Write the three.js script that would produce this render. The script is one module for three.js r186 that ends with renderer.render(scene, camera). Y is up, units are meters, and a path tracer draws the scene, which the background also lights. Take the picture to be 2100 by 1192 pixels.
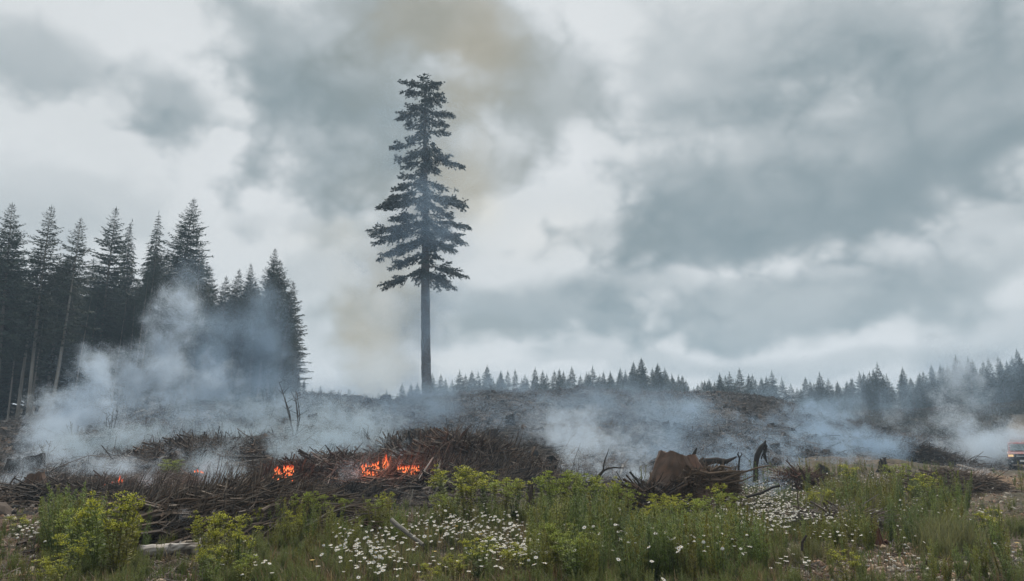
import * as THREE from 'three';
import { ImprovedNoise } from 'three/addons/math/ImprovedNoise.js';
import { mergeGeometries } from 'three/addons/utils/BufferGeometryUtils.js';

// ---------------------------------------------------------------- camera, sky, sun, exposure
const scene = new THREE.Scene();
const EYE = 1.7, PITCH = THREE.MathUtils.degToRad(11.9), FOC = 1516;          // FOC: focal length in pixels of a 2100 x 1192 picture
const camera = new THREE.PerspectiveCamera(THREE.MathUtils.radToDeg(2 * Math.atan(596 / FOC)), 1024 / 581, 0.1, 4000);
camera.position.set(0, EYE, 0);
camera.rotation.set(PITCH, 0, 0);
const renderer = new THREE.WebGLRenderer();
renderer.toneMapping = THREE.LinearToneMapping;
renderer.toneMappingExposure = 2.8;
renderer.shadowMap.enabled = true;

const { clamp, smoothstep, lerp, degToRad } = THREE.MathUtils;
const perlin = new ImprovedNoise();
const n3 = (x, y, z) => perlin.noise(x, y, z);
const fbm = (x, y, z, oct = 4) => { let s = 0, a = 0.5; for (let i = 0; i < oct; i++) { s += a * perlin.noise(x, y, z); x = x * 2.03 + 11.7; y = y * 2.03 + 3.1; z = z * 2.03 + 7.9; a *= 0.5; } return s; };
function rngOf(seed) { let s = seed | 0; return () => { s = (s + 0x6d2b79f5) | 0; let t = Math.imul(s ^ (s >>> 15), 1 | s); t = (t + Math.imul(t ^ (t >>> 7), 61 | t)) ^ t; return ((t ^ (t >>> 14)) >>> 0) / 4294967296; }; }
const between = (r, a, b) => a + (b - a) * r();
const gauss = (r) => (r() + r() + r() + r() - 2) * 0.866 * 2 / 1.15;          // about unit variance
const lin = (r, g, b) => { const c = new THREE.Color().setRGB(r / 255, g / 255, b / 255, THREE.SRGBColorSpace); return [c.r, c.g, c.b]; };
// direction of a sight line, and a point along it at a horizontal distance
function ray(u, v) {
  const cx = (u - 1050) / FOC, cy = (596 - v) / FOC, c = Math.cos(PITCH), s = Math.sin(PITCH);
  return new THREE.Vector3(cx, cy * c + s, cy * s - c).normalize();
}
function at(u, v, d) { const q = ray(u, v); return q.multiplyScalar(d / Math.hypot(q.x, q.z)).add(new THREE.Vector3(0, EYE, 0)); }
const azOf = (u, v) => { const q = ray(u, v); return Math.atan2(q.x, -q.z); };

{ // overcast sky with broken grey cloud, a function of direction
  const W = 4096, H = 2048, data = new Float32Array(W * H * 4);
  const place = (u, v) => { const q = ray(u, v); return [Math.atan2(q.x, -q.z), Math.asin(q.y)]; };
  // [x, y, half width, half height, tilt in degrees, darkness, warmth]
  const clouds = [
    [50, 118, 150, 62, 6, 0.62, 0], [360, 195, 92, 58, 8, 0.70, 0], [450, 232, 70, 24, 8, 0.35, 0], [255, 205, 80, 30, 0, 0.25, 0],
    [700, 120, 215, 170, -8, 0.62, 0.05], [640, 265, 190, 125, 5, 0.66, 0], [560, 110, 110, 120, 0, 0.25, 0], [890, 60, 200, 135, 0, 0.70, 0.5], [800, 230, 160, 130, 0, 0.66, 0.18],
    [1115, 215, 130, 105, -18, 0.75, 0.22], [680, 340, 190, 75, 0, 0.5, 0.1], [1020, 130, 100, 90, 0, 0.5, 0.5], [990, 215, 110, 80, 0, 0.5, 0.4], [1000, 330, 110, 55, -10, 0.42, 0.6], [850, 350, 160, 70, 0, 0.45, 0.5],
    [150, 410, 210, 80, -4, 0.30, 0], [60, 470, 140, 60, 0, 0.2, 0], [640, 450, 150, 42, 6, 0.34, 0.1], [680, 560, 130, 110, 0, 0.36, 0.25],
    [1720, 320, 480, 165, -13, 0.62, 0], [1620, 425, 390, 88, -7, 0.70, 0], [1930, 250, 260, 130, -12, 0.56, 0], [1400, 395, 150, 70, 14, 0.55, 0], [1800, 380, 240, 80, -20, 0.4, 0], [1960, 355, 220, 70, -12, 0.50, 0],
    [1600, 120, 360, 120, -4, 0.42, 0], [1900, 90, 240, 120, 0, 0.40, 0], [1480, 210, 180, 80, -25, 0.36, 0],
    [1080, 640, 330, 70, 2, 0.72, 0.02], [1640, 615, 330, 58, -3, 0.68, 0], [1330, 600, 190, 52, 0, 0.45, 0], [1250, 500, 120, 58, 0, 0.36, 0.18], [1420, 520, 170, 36, 0, 0.34, 0],
    [1990, 560, 190, 75, -12, 0.48, 0], [2050, 440, 160, 60, -20, 0.42, 0], [1820, 505, 150, 40, -18, 0.3, 0], [2060, 690, 170, 55, 0, 0.40, 0], [1700, 735, 260, 28, 0, 0.36, 0],
    [775, 645, 105, 80, 0, 0.62, 1.0], [745, 750, 80, 70, 0, 0.62, 1.2], [840, 560, 120, 60, 0, 0.35, 0.9], [925, 60, 130, 130, 0, 0.5, 1.3], [960, 400, 60, 60, 0, 0.4, 1.2], [850, 470, 80, 80, 0, 0.35, 1.2], [945, 300, 70, 90, 0, 0.4, 1.1], [950, 180, 80, 80, 0, 0.4, 1.1], [700, 690, 50, 90, 0, 0.3, 1.2], [760, 610, 80, 90, 0, 0.3, 1.1], [805, 530, 80, 80, 0, 0.28, 1.1], [900, 390, 80, 90, 0, 0.28, 1.0], [880, 250, 80, 120, 0, 0.25, 0.8], [930, 690, 150, 45, 0, 0.48, 0.3], [640, 690, 90, 90, 0, 0.2, 0.3], [1300, 745, 280, 26, 0, 0.32, 0],
  ].map(([u, v, a, b, t, w, warm]) => { const p = place(u, v), k = Math.cos(p[1]); return { az: p[0], el: p[1], a: a / FOC, b: b / FOC, c: Math.cos(degToRad(t)), s: Math.sin(degToRad(t)), w, warm, k }; });
  // [x, y, half width, half height, strength, warmth] thinner, brighter cloud
  const gaps = [[1130, 490, 100, 60, 0.55, 0.3], [1185, 330, 80, 70, 0.5, 0], [1180, 90, 130, 120, 0.35, 0], [330, 90, 190, 70, 0.3, 0], [480, 330, 120, 120, 0.45, 0], [740, 380, 60, 30, 0.3, 0.4], [1560, 555, 300, 22, 0.45, 0], [1880, 470, 50, 40, 0.5, 0],
    [1150, 760, 360, 30, 0.4, 0.15], [700, 490, 130, 40, 0.3, 0.6], [2060, 30, 90, 40, 0.5, 0], [985, 400, 60, 70, 0.5, 1.3], [720, 470, 70, 40, 0.35, 1.0], [700, 600, 40, 80, 0.2, 1.2], [1990, 480, 90, 20, 0.3, 0], [860, 770, 140, 40, 0.25, 0.6], [1330, 170, 70, 40, 0.25, 0], [1830, 690, 260, 22, 0.3, 0], [60, 330, 140, 60, 0.3, 0]]
    .map(([u, v, a, b, w, warm]) => { const p = place(u, v); return { az: p[0], el: p[1], a: a / FOC, b: b / FOC, c: 1, s: 0, w, warm, k: Math.cos(p[1]) }; });
  const light = lin(220, 224, 226), dark = lin(134, 150, 156), bright = lin(243, 245, 248), tan = lin(173, 167, 149), cream = lin(228, 219, 195);
  for (let row = H / 2; row < H; row++) {
    const el = ((row + 0.5) / H - 0.5) * Math.PI, y = Math.sin(el), ce = Math.cos(el);
    for (let col = 0; col < W; col++) {
      const t = ((col + 0.5) / W - 0.5) * 2 * Math.PI, x = Math.cos(t) * ce, z = Math.sin(t) * ce;
      const sy = y * 1.15;
      const w1 = fbm(x * 4, sy * 4 + 9, z * 4, 3), w2 = fbm(x * 4 + 31, sy * 4, z * 4 + 17, 3), billow = (Math.abs(n3(x * 9 + 2, sy * 10, z * 9)) + 0.5 * Math.abs(n3(x * 19, sy * 21 + 4, z * 19)) + 0.25 * Math.abs(n3(x * 41, sy * 43, z * 41 + 8)) + 0.12 * Math.abs(n3(x * 85, sy * 88, z * 85 + 8))) - 0.42, fine = fbm(x * 8 + 5, sy * 9, z * 8, 6) * 0.6 - billow * 0.75, finer = fine;
      const az = Math.atan2(x, -z) + w1 * 0.06 + fine * 0.020, e2 = el + w2 * 0.05 + fine * 0.018;
      const out = smoothstep(Math.max(Math.abs(az) - 0.66, (el - 0.62) * 1.0), 0, 0.3);
      let keep = 1, warm = 0, wsum = 1e-4;
      if (out < 1) for (const c of clouds) {
        let du = (az - c.az) * c.k, dv = e2 - c.el;
        const X = (du * c.c - dv * c.s) / c.a, Y = (du * c.s + dv * c.c) / c.b, d2 = X * X + Y * Y;
        if (d2 > 3.2) continue;
        const q = smoothstep(1.34 - Math.sqrt(d2) + fine * 0.9, 0, 0.84) * c.w * (0.86 + 0.14 * clamp(-Y + 0.3, -1, 1));
        keep *= 1 - q; warm += q * c.warm; wsum += q;
      }
      let glow = 0, glowWarm = 0;
      if (out < 1) for (const c of gaps) {
        const X = (az - c.az) * c.k / c.a, Y = (e2 - c.el) / c.b, d2 = X * X + Y * Y;
        if (d2 < 4) { const q = c.w * Math.exp(-d2 * 1.3); glow += q; glowWarm += q * c.warm; }
      }
      const g = smoothstep(fbm(x * 2.6 + 3, sy * 3.2, z * 2.6, 5) + fine * 0.2, -0.12, 0.32);
      let d = lerp(1 - keep, g * 0.8, out);
      d = clamp(d + finer * 0.16 + (1 - out) * (g - 0.5) * 0.10, 0, 1);
      const b = clamp(glow + fine * 0.15, 0, 1) * (1 - out);
      const wm = (1 - out) * clamp(warm / wsum * (1 - keep) * 1.25, 0, 1), gw = (1 - out) * clamp(glowWarm * 1.1, 0, 1);
      const o = (row * W + col) * 4;
      for (let c = 0; c < 3; c++) {
        let k = lerp(light[c], bright[c], b * 0.8);
        k = lerp(k, cream[c], gw * 0.7);
        let dk = lerp(dark[c], tan[c], wm);
        data[o + c] = lerp(k, dk, d) * (1 + 0.35 * smoothstep(el, 0.55, 1.2) + 0.16 * (1 - smoothstep(el, 0.05, 0.3))) / 2.8;
      }
      data[o + 3] = 1;
    }
  }
  for (let i = 0; i < W * H / 2; i++) { data[i * 4] = 0.05; data[i * 4 + 1] = 0.05; data[i * 4 + 2] = 0.045; data[i * 4 + 3] = 1; }
  const sky = new THREE.DataTexture(data, W, H, THREE.RGBAFormat, THREE.FloatType);
  sky.mapping = THREE.EquirectangularReflectionMapping; sky.magFilter = THREE.LinearFilter; sky.needsUpdate = true;
  scene.background = sky; scene.environment = sky;
}
const sun = new THREE.DirectionalLight(0xfff4e6, 1.5);                        // behind the cloud, above and ahead of the camera
{ const az = azOf(1150, 300), e = degToRad(50); sun.position.set(Math.sin(az) * Math.cos(e), Math.sin(e), -Math.cos(az) * Math.cos(e)).multiplyScalar(300); sun.target.position.set(0, 0, 0); }
sun.shadow.radius = 60; sun.castShadow = true;
Object.assign(sun.shadow.camera, { left: -160, right: 160, top: 160, bottom: -160, far: 800 }); sun.shadow.mapSize.set(4096, 4096);
scene.add(sun, sun.target);

scene.fog = new THREE.FogExp2(new THREE.Color().setRGB(0.58, 0.79, 1.0), 0.0011);   // smoke haze over the whole clearing

// ---------------------------------------------------------------- helpers
const used = new Map();
function numbered(name) { const n = used.get(name) || 0; used.set(name, n + 1); return n ? name + '_' + String(n).padStart(3, '0') : name; }
function tag(o, label, category, group, kind) { if (label) o.userData.label = label; if (category) o.userData.category = category; if (group) o.userData.group = group; if (kind) o.userData.kind = kind; return o; }
function thing(name, label, category, pos, turn = 0, group) { const g = new THREE.Group(); g.name = numbered(name); if (pos) g.position.copy(pos); g.rotation.y = turn; scene.add(g); return tag(g, label, category, group); }
function part(parent, name, geometry, material) { const m = new THREE.Mesh(geometry, material); m.name = name; m.castShadow = m.receiveShadow = true; parent.add(m); return m; }
function copyOf(proto, name, label, category, group) { const c = proto.clone(); c.name = numbered(name); c.userData = {}; scene.add(c); return tag(c, label, category, group); }
const std = (o) => new THREE.MeshStandardMaterial({ roughness: 0.9, side: THREE.DoubleSide, ...o });
const V = (x, y, z) => new THREE.Vector3(x, y, z);

// collects triangles with a colour per corner
class MB {
  constructor() { this.p = []; this.c = []; this.i = []; this.n = 0; }
  v(x, y, z, c) { this.p.push(x, y, z); this.c.push(c[0], c[1], c[2]); return this.n++; }
  tri(a, b, c) { this.i.push(a, b, c); }
  leaf(p, d, side, len, wid, c, bend = 0) {            // a small lozenge
    const k = 0.45, mx = p.x + d.x * len * k, my = p.y + d.y * len * k + bend * len * 0.3, mz = p.z + d.z * len * k;
    const a = this.v(p.x, p.y, p.z, c), b = this.v(mx + side.x * wid / 2, my + side.y * wid / 2, mz + side.z * wid / 2, c);
    const e = this.v(p.x + d.x * len, p.y + d.y * len - bend * len * 0.2, p.z + d.z * len, c), f = this.v(mx - side.x * wid / 2, my - side.y * wid / 2, mz - side.z * wid / 2, c);
    this.tri(a, b, e); this.tri(a, e, f);
  }
  tube(pts, radii, sides, col, rough = 0, rng = null, cap = true) {   // pts: Vector3[]
    const rings = [], up = V(0, 1, 0), t = V(), s = V(), b = V();
    let ref = null;
    for (let k = 0; k < pts.length; k++) {
      t.copy(pts[Math.min(k + 1, pts.length - 1)]).sub(pts[Math.max(k - 1, 0)]).normalize();
      if (!ref) { ref = Math.abs(t.y) > 0.9 ? V(1, 0, 0) : up.clone(); }
      s.crossVectors(t, ref).normalize(); b.crossVectors(s, t).normalize(); ref = b.clone();
      const ring = [];
      for (let j = 0; j < sides; j++) {
        const a = j / sides * Math.PI * 2, R = radii[k] * (1 + (rng ? (rng() - 0.5) * 2 * rough : 0));
        const c = typeof col === 'function' ? col(k / (pts.length - 1), j) : col;
        ring.push(this.v(pts[k].x + (s.x * Math.cos(a) + b.x * Math.sin(a)) * R, pts[k].y + (s.y * Math.cos(a) + b.y * Math.sin(a)) * R, pts[k].z + (s.z * Math.cos(a) + b.z * Math.sin(a)) * R, c));
      }
      rings.push(ring);
    }
    for (let k = 0; k + 1 < rings.length; k++) for (let j = 0; j < sides; j++) {
      const a = rings[k][j], c = rings[k][(j + 1) % sides], d = rings[k + 1][j], e = rings[k + 1][(j + 1) % sides];
      this.tri(a, c, e); this.tri(a, e, d);
    }
    if (cap) for (const k of [0, rings.length - 1]) {
      const c = typeof col === 'function' ? col(k ? 1 : 0, -1) : col, m = this.v(pts[k].x, pts[k].y, pts[k].z, c);
      for (let j = 0; j < sides; j++) { const a = rings[k][j], e = rings[k][(j + 1) % sides]; k ? this.tri(a, e, m) : this.tri(e, a, m); }
    }
  }
  geo(smooth = false) {
    const g = new THREE.BufferGeometry();
    g.setAttribute('position', new THREE.Float32BufferAttribute(this.p, 3));
    g.setAttribute('color', new THREE.Float32BufferAttribute(this.c, 3));
    g.setIndex(this.i);
    if (smooth) g.computeVertexNormals();
    return g;
  }
}
const tint = (rng, c, amount) => { const k = 1 + (rng() - 0.5) * 2 * amount, h = (rng() - 0.5) * amount * 0.4; return [c[0] * k * (1 + h), c[1] * k, c[2] * k * (1 - h)]; };

// ---------------------------------------------------------------- terrain
const interp = (table, x, k) => { if (x <= table[0][0]) return table[0][k]; for (let i = 1; i < table.length; i++) if (x <= table[i][0]) { const a = table[i - 1], b = table[i]; let t = (x - a[0]) / (b[0] - a[0]); t = t * t * (3 - 2 * t) * 0.5 + t * 0.5; return lerp(a[k], b[k], t); } return table[table.length - 1][k]; };
// crest of the clear-cut hill: [x, y, distance, start of the slope]
const crest = [[-500, 870, 75, 40], [-200, 868, 75, 40], [0, 872, 75, 38], [60, 862, 78, 36], [140, 845, 82, 32], [250, 828, 86, 30], [400, 822, 88, 28], [520, 826, 88, 27], [620, 812, 90, 27], [700, 816, 91, 27], [790, 824, 93, 28], [875, 813, 95, 28], [1000, 806, 95, 29], [1200, 804, 95, 30],
  [1400, 809, 95, 31], [1500, 811, 95, 32], [1580, 818, 94, 33], [1660, 842, 92, 35], [1750, 866, 90, 37], [1850, 893, 87, 40], [1930, 911, 84, 44], [2010, 936, 80, 48], [2070, 960, 76, 56], [2250, 963, 76, 56], [2600, 963, 76, 56]]
  .map(([u, v, d, r0]) => { const p = at(u, v, d); return [Math.atan2(p.x, -p.z), p.y, d, r0]; });
// the slope and woodland ground behind it, at 175 m
const behind = [[-400, 845], [200, 830], [600, 840], [800, 850], [1500, 850], [1640, 854], [1750, 848], [1900, 842], [2000, 836], [2100, 828], [2300, 820], [2600, 820]].map(([u, v]) => { const p = at(u, v, 175); return [Math.atan2(p.x, -p.z), p.y]; });
const bumps = [ // [x, y, half width m, half depth m, height]
  [2015, 1000, 2.3, 2.6, 0.62], [1880, 985, 4.5, 5, 0.45], [1700, 985, 4, 5, 0.35], [60, 1045, 2.6, 2.4, 0.42], [20, 1085, 2.2, 1.6, 0.25], [470, 1085, 2.7, 1.5, 0.55], [930, 1003, 5.2, 2.6, 0.95], [590, 1005, 2.2, 1.6, 0.5], [1395, 1050, 1.9, 1.4, 0.25], [1640, 1005, 1.4, 1.0, 0.3]]
  .map(([u, v, a, b, h]) => { const q = ray(u, v), r = Math.min(60, EYE / Math.max(0.02, -q.y) * Math.hypot(q.x, q.z)), az = Math.atan2(q.x, -q.z); return { x: Math.sin(az) * r, z: -Math.cos(az) * r, az, a, b, h }; });
function smoothH(x, z) {
  const r = Math.hypot(x, z), az = Math.atan2(x, -z), front = smoothstep(Math.abs(az), 0.75, 1.5);
  const hc = interp(crest, az, 1), rc = interp(crest, az, 2), r0 = interp(crest, az, 3), h2 = interp(behind, az, 1);
  let h;
  if (r < rc) { const t = clamp((r - r0) / (rc - r0), 0, 1); h = hc * (0.62 * t + 0.38 * t * t * (3 - 2 * t)) * smoothstep(t, 0, 0.12); }
  else {
    const valley = Math.min(hc, lerp(hc - 1.2, h2 * 0.25, smoothstep(az, 0.30, 0.42)));
    h = lerp(hc, valley, smoothstep(r, rc, rc + 26));
    h = lerp(h, h2, smoothstep(r, rc + 18, 178));
  }
  h *= 1 - front;
  for (const b of bumps) { const dx = x - b.x, dz = z - b.z, c = Math.cos(b.az), s = Math.sin(b.az), X = (dx * c + dz * s) / b.a, Y = (-dx * s + dz * c) / b.b, q = X * X + Y * Y; if (q < 6) h += b.h * Math.exp(-q * 1.2); }
  return h;
}
function burnt(x, z) { // 0 in the weedy field, 1 on the burnt slope
  const r = Math.hypot(x, z), az = Math.atan2(x, -z);
  const edge = interp(burnEdge, az, 1);
  return smoothstep(r + n3(x * 0.25, 0, z * 0.25) * 5 + n3(x * 0.9, 4, z * 0.9) * 1.6, edge - 1.5, edge + 2.5);
}
const burnEdge = [[-800, 19], [0, 19], [200, 19.5], [400, 18.5], [600, 18.5], [800, 20], [950, 22], [1100, 25], [1300, 27], [1500, 33], [1650, 44], [1750, 52], [1900, 60], [2000, 60], [2100, 66], [2600, 70]].map(([u, e]) => [azOf(u, 960), e]);
function groundH(x, z) {
  const r = Math.hypot(x, z), b = smoothstep(r, 16, 34), far = 1 - smoothstep(r, 130, 260);
  return smoothH(x, z) + far * (n3(x * 0.16, 1, z * 0.16) * 0.55 * b + n3(x * 0.5, 5, z * 0.5) * (0.07 + 0.20 * b) + n3(x * 1.6, 9, z * 1.6) * (0.03 + 0.08 * b) + n3(x * 4.5, 3, z * 4.5) * 0.03);
}
function hit(u, v) { // where a sight line meets the ground
  const q = ray(u, v), k = Math.hypot(q.x, q.z); let last = 3;
  for (let r = 3; r < 230; r += r < 40 ? 0.15 : 0.5) {
    const t = r / k;
    if (EYE + q.y * t < groundH(q.x * t, q.z * t)) { let a = last, b = r; for (let i = 0; i < 12; i++) { const m = (a + b) / 2, s = m / k; if (EYE + q.y * s < groundH(q.x * s, q.z * s)) b = m; else a = m; } const s = b / k; return V(q.x * s, groundH(q.x * s, q.z * s), q.z * s); }
    last = r;
  }
  return null;
}
const onGround = (x, z, dy = 0) => V(x, groundH(x, z) + dy, z);
const onGroundAt = (u, d, dy = 0, v = 900) => { const az = azOf(u, v); return onGround(Math.sin(az) * d, -Math.cos(az) * d, dy); };
const pxPerM = (p) => FOC / Math.hypot(p.x, p.y - EYE, p.z);

const grain = (() => { // fine soil grain: colour and relief, 1024 px for 2.5 m
  const S = 1024, a = new Uint8Array(S * S * 4), b = new Uint8Array(S * S * 4), r = rngOf(5), w = new Float32Array(S * S);
  for (let k = 0; k < 9000; k++) { // crumbs and straws
    const x0 = r() * S, y0 = r() * S, R = 1 + r() * r() * 7, L = r() < 0.4 ? 3 + r() * 22 : 0, t = r() * 6.28, h = (r() - 0.42) * 0.9;
    for (let s = -L; s <= L; s += 1) { const cx = x0 + Math.cos(t) * s, cy = y0 + Math.sin(t) * s, q = L ? 1 + (R > 5 ? 1 : 0) : R; for (let dy = -q; dy <= q; dy++) for (let dx = -q; dx <= q; dx++) if (dx * dx + dy * dy <= q * q) w[((Math.floor(cy + dy) + S) % S) * S + (Math.floor(cx + dx) + S) % S] = h; }
  }
  for (let i = 0; i < S * S; i++) {
    const n = (r() - 0.5) * 0.3, k = clamp(0.74 + w[i] * 0.5 + n * 0.5, 0.2, 1);
    a.set([k * 255, k * 252, k * 247, 255], i * 4); const h = clamp(0.5 + w[i] * 0.5 + n * 0.3, 0, 1) * 255; b.set([h, h, h, 255], i * 4);
  }
  const mk = (d, srgb) => { const t = new THREE.DataTexture(d, S, S); t.wrapS = t.wrapT = THREE.RepeatWrapping; t.magFilter = THREE.LinearFilter; if (srgb) t.colorSpace = THREE.SRGBColorSpace; t.needsUpdate = true; return t; };
  return { map: mk(a, true), bump: mk(b, false) };
})();
const roadAt = (x, z) => { // the dirt track on the right that the truck stands on
  const r = Math.hypot(x, z), az = Math.atan2(x, -z); const c = lerp(0.655, 0.605, smoothstep(r, 45, 110));
  return (1 - smoothstep(Math.abs(az - c) * r, 2.2, 3.6)) * smoothstep(r, 38, 48) * (1 - smoothstep(r, 130, 150));
};
{
  const rs = [0.01]; for (let r = 1.2; r < 8; r *= 1.12) rs.push(r); for (let r = 8; r < 200; r *= 1.0115) rs.push(r); for (let r = 200; r < 520; r *= 1.09) rs.push(r);
  const as = []; for (let a = -40; a <= 40.001; a += 0.125) as.push(degToRad(a)); for (let a = 44; a < 318; a += 4) as.push(degToRad(a));
  const P = new Float32Array(rs.length * as.length * 3), C = new Float32Array(P.length), U = new Float32Array(rs.length * as.length * 2), I = [];
  const soil = [0.125, 0.078, 0.045], olive = [0.09, 0.078, 0.042], ash = [0.095, 0.085, 0.080], char = [0.034, 0.030, 0.029], gravel = [0.21, 0.155, 0.105], brown = [0.115, 0.078, 0.054], bracken = [0.052, 0.046, 0.030], track = [0.30, 0.25, 0.19];
  let o = 0;
  for (const r of rs) for (const a of as) {
    const x = Math.sin(a) * r, z = -Math.cos(a) * r, y = groundH(x, z), az = Math.atan2(x, -z);
    P.set([x, y, z], o * 3); U.set([x / 2.5, z / 2.5], o * 2);
    const m1 = n3(x * 0.35, 2, z * 0.35), m2 = fbm(x * 1.3, 6, z * 1.3, 3), m3 = n3(x * 3.1, 8, z * 3.1), b = burnt(x, z);
    const c = [0, 1, 2].map((k) => {
      let f = lerp(olive[k], soil[k], smoothstep(m1 + m2 * 0.6 - 0.05 + 0.35 * smoothstep(-az, 0.40, 0.52), -0.1, 0.45));
      f = lerp(f, gravel[k], smoothstep(m2 + m3 * 0.3 + lerp(-0.1, 0.22, smoothstep(az, 0.06, 0.3)), 0.12, 0.4) * 0.8);
      let g = lerp(ash[k], char[k], smoothstep(m1 * 0.8 + m2 + m3 * 0.4, -0.3, 0.35));
      g = lerp(g, brown[k], smoothstep(n3(x * 0.12, 7, z * 0.12) + m2 * 0.8 + (r < 42 ? 0.18 : -0.08), 0.05, 0.5) * 0.85);
      g = lerp(g, bracken[k], smoothstep(r, interp(crest, az, 2) + 8, interp(crest, az, 2) + 26));
      let q = lerp(f, g, b);
      for (const [n, w] of [[0, 1], [3, 0.8], [4, 0.8]]) { const d = Math.hypot(x - bumps[n].x, z - bumps[n].z) / (bumps[n].a * 1.6); q = lerp(q, n ? [0.19, 0.112, 0.066][k] : [0.29, 0.19, 0.115][k], w * (1 - smoothstep(d + m2 * 0.5, 0.6, 1.1))); }
      q = lerp(q, track[k], roadAt(x, z) * 0.9);
      q = lerp(q, soil[k] * 1.25, 0.85 * smoothstep(-az + m1 * 0.05, 0.53, 0.575) * smoothstep(r + m2 * 4, 42, 46) * (1 - smoothstep(r + m2 * 6, 58, 64)));
      return q * (1 + m3 * 0.35);
    });
    C.set(c, o * 3); o++;
  }
  const n = as.length;
  for (let i = 0; i + 1 < rs.length; i++) for (let j = 0; j < n; j++) { const a = i * n + j, b = i * n + (j + 1) % n; I.push(a, b, b + n, a, b + n, a + n); }
  const g = new THREE.BufferGeometry();
  g.setAttribute('position', new THREE.BufferAttribute(P, 3)); g.setAttribute('color', new THREE.BufferAttribute(C, 3)); g.setAttribute('uv', new THREE.BufferAttribute(U, 2)); g.setIndex(I); g.computeVertexNormals();
  const m = new THREE.Mesh(g, std({ vertexColors: true, map: grain.map, bumpMap: grain.bump, bumpScale: 0.03, roughness: 1 }));
  m.name = 'ground'; m.receiveShadow = true; scene.add(m);
  tag(m, 'rough ground of weedy field, burnt slope and dirt track', null, null, 'structure');
}

// ---------------------------------------------------------------- conifers
const MAT = { bark: std({ vertexColors: true }), needles: std({ vertexColors: true, roughness: 0.75 }), wood: std({ vertexColors: true }), leaf: new THREE.MeshPhysicalMaterial({ vertexColors: true, roughness: 0.85, side: THREE.DoubleSide, transmission: 0.45, thickness: 0, ior: 1.3 }) };
function bough(mb, wood, rng, p0, dir, L, o) { // one branch with flat sprays of needles on both sides
  const lat = V().crossVectors(dir, V(0, 1, 0)).normalize(), pts = [], N = 5;
  for (let k = 0; k <= N; k++) { const s = k / N; pts.push(V(p0.x + dir.x * L * s, p0.y + dir.y * L * s - (o.droop ?? 0.12) * L * s * s + (o.tip ?? 0.06) * L * s * s * s, p0.z + dir.z * L * s).addScaledVector(lat, (o.sway ?? 0) * L * Math.sin(s * 2.4))); }
  if (wood) wood.tube(pts, pts.map((_, k) => Math.max(0.012, (o.thick ?? 0.022) * L * (1 - k / N * 0.85))), 3, o.woodColor ?? [0.05, 0.04, 0.035], 0, null, false);
  const step = o.step ?? 0.2, d = V(), side = V(), q = V(), ax = V();
  for (let s = o.from ?? 0.12; s <= 1.001; s += step / L) {
    const k = Math.min(N - 1, Math.floor(s * N)), t = s * N - k; q.lerpVectors(pts[k], pts[k + 1], Math.min(1, t)); ax.subVectors(pts[k + 1], pts[k]).normalize();
    const clump = o.clump ? smoothstep(n3(q.x * 0.9 + o.seed, q.y * 0.9, q.z * 0.9), -0.20, 0.10) : 1;
    if (clump < 0.2 && rng() < 0.85) continue;
    const tl = Math.min(o.twigMax ?? 1.0, (0.22 + 0.32 * L) * (1.02 - s * 0.8)) * between(rng, 0.7, 1.2);
    for (const e of [-1, 1]) {
      d.copy(ax).multiplyScalar(0.62).addScaledVector(lat, e * 0.78); d.y += between(rng, -0.34, 0.10) - (o.hang ?? 0); d.normalize();
      const cnt = Math.max(1, Math.round(tl / (o.gap ?? 0.24)));
      for (let j = 0; j < cnt; j++) {
        const f = (j + rng() * 0.5) / cnt * tl; side.set(between(rng, -1, 1), between(rng, -0.9, 0.9), between(rng, -1, 1)).cross(d).normalize();
        const dd = V(d.x + between(rng, -0.45, 0.45), d.y + between(rng, -0.4, 0.3), d.z + between(rng, -0.45, 0.45)).normalize();
        mb.leaf(V(q.x + d.x * f, q.y + d.y * f - 0.12 * f * f, q.z + d.z * f), dd, side, (o.len ?? 0.38) * between(rng, 0.7, 1.25), (o.wid ?? 0.13) * between(rng, 0.7, 1.3), tint(rng, o.color, 0.3));
      }
    }
    if (o.dense) for (let j = 0; j < o.dense; j++) { d.set(between(rng, -1, 1), between(rng, -0.6, 0.5), between(rng, -1, 1)).addScaledVector(ax, 0.6).normalize(); side.set(rng() - 0.5, rng() - 0.5, rng() - 0.5).cross(d).normalize(); mb.leaf(V(q.x + between(rng, -1, 1) * (o.puff ?? 0.2), q.y + between(rng, -1, 0.6) * (o.puff ?? 0.2) * 0.75, q.z + between(rng, -1, 1) * (o.puff ?? 0.2)), d, side, (o.len ?? 0.38), (o.wid ?? 0.13), tint(rng, o.color, 0.3)); }
  }
  mb.leaf(pts[N], ax, lat, 0.3, 0.1, tint(rng, o.color, 0.3));
}
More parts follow.
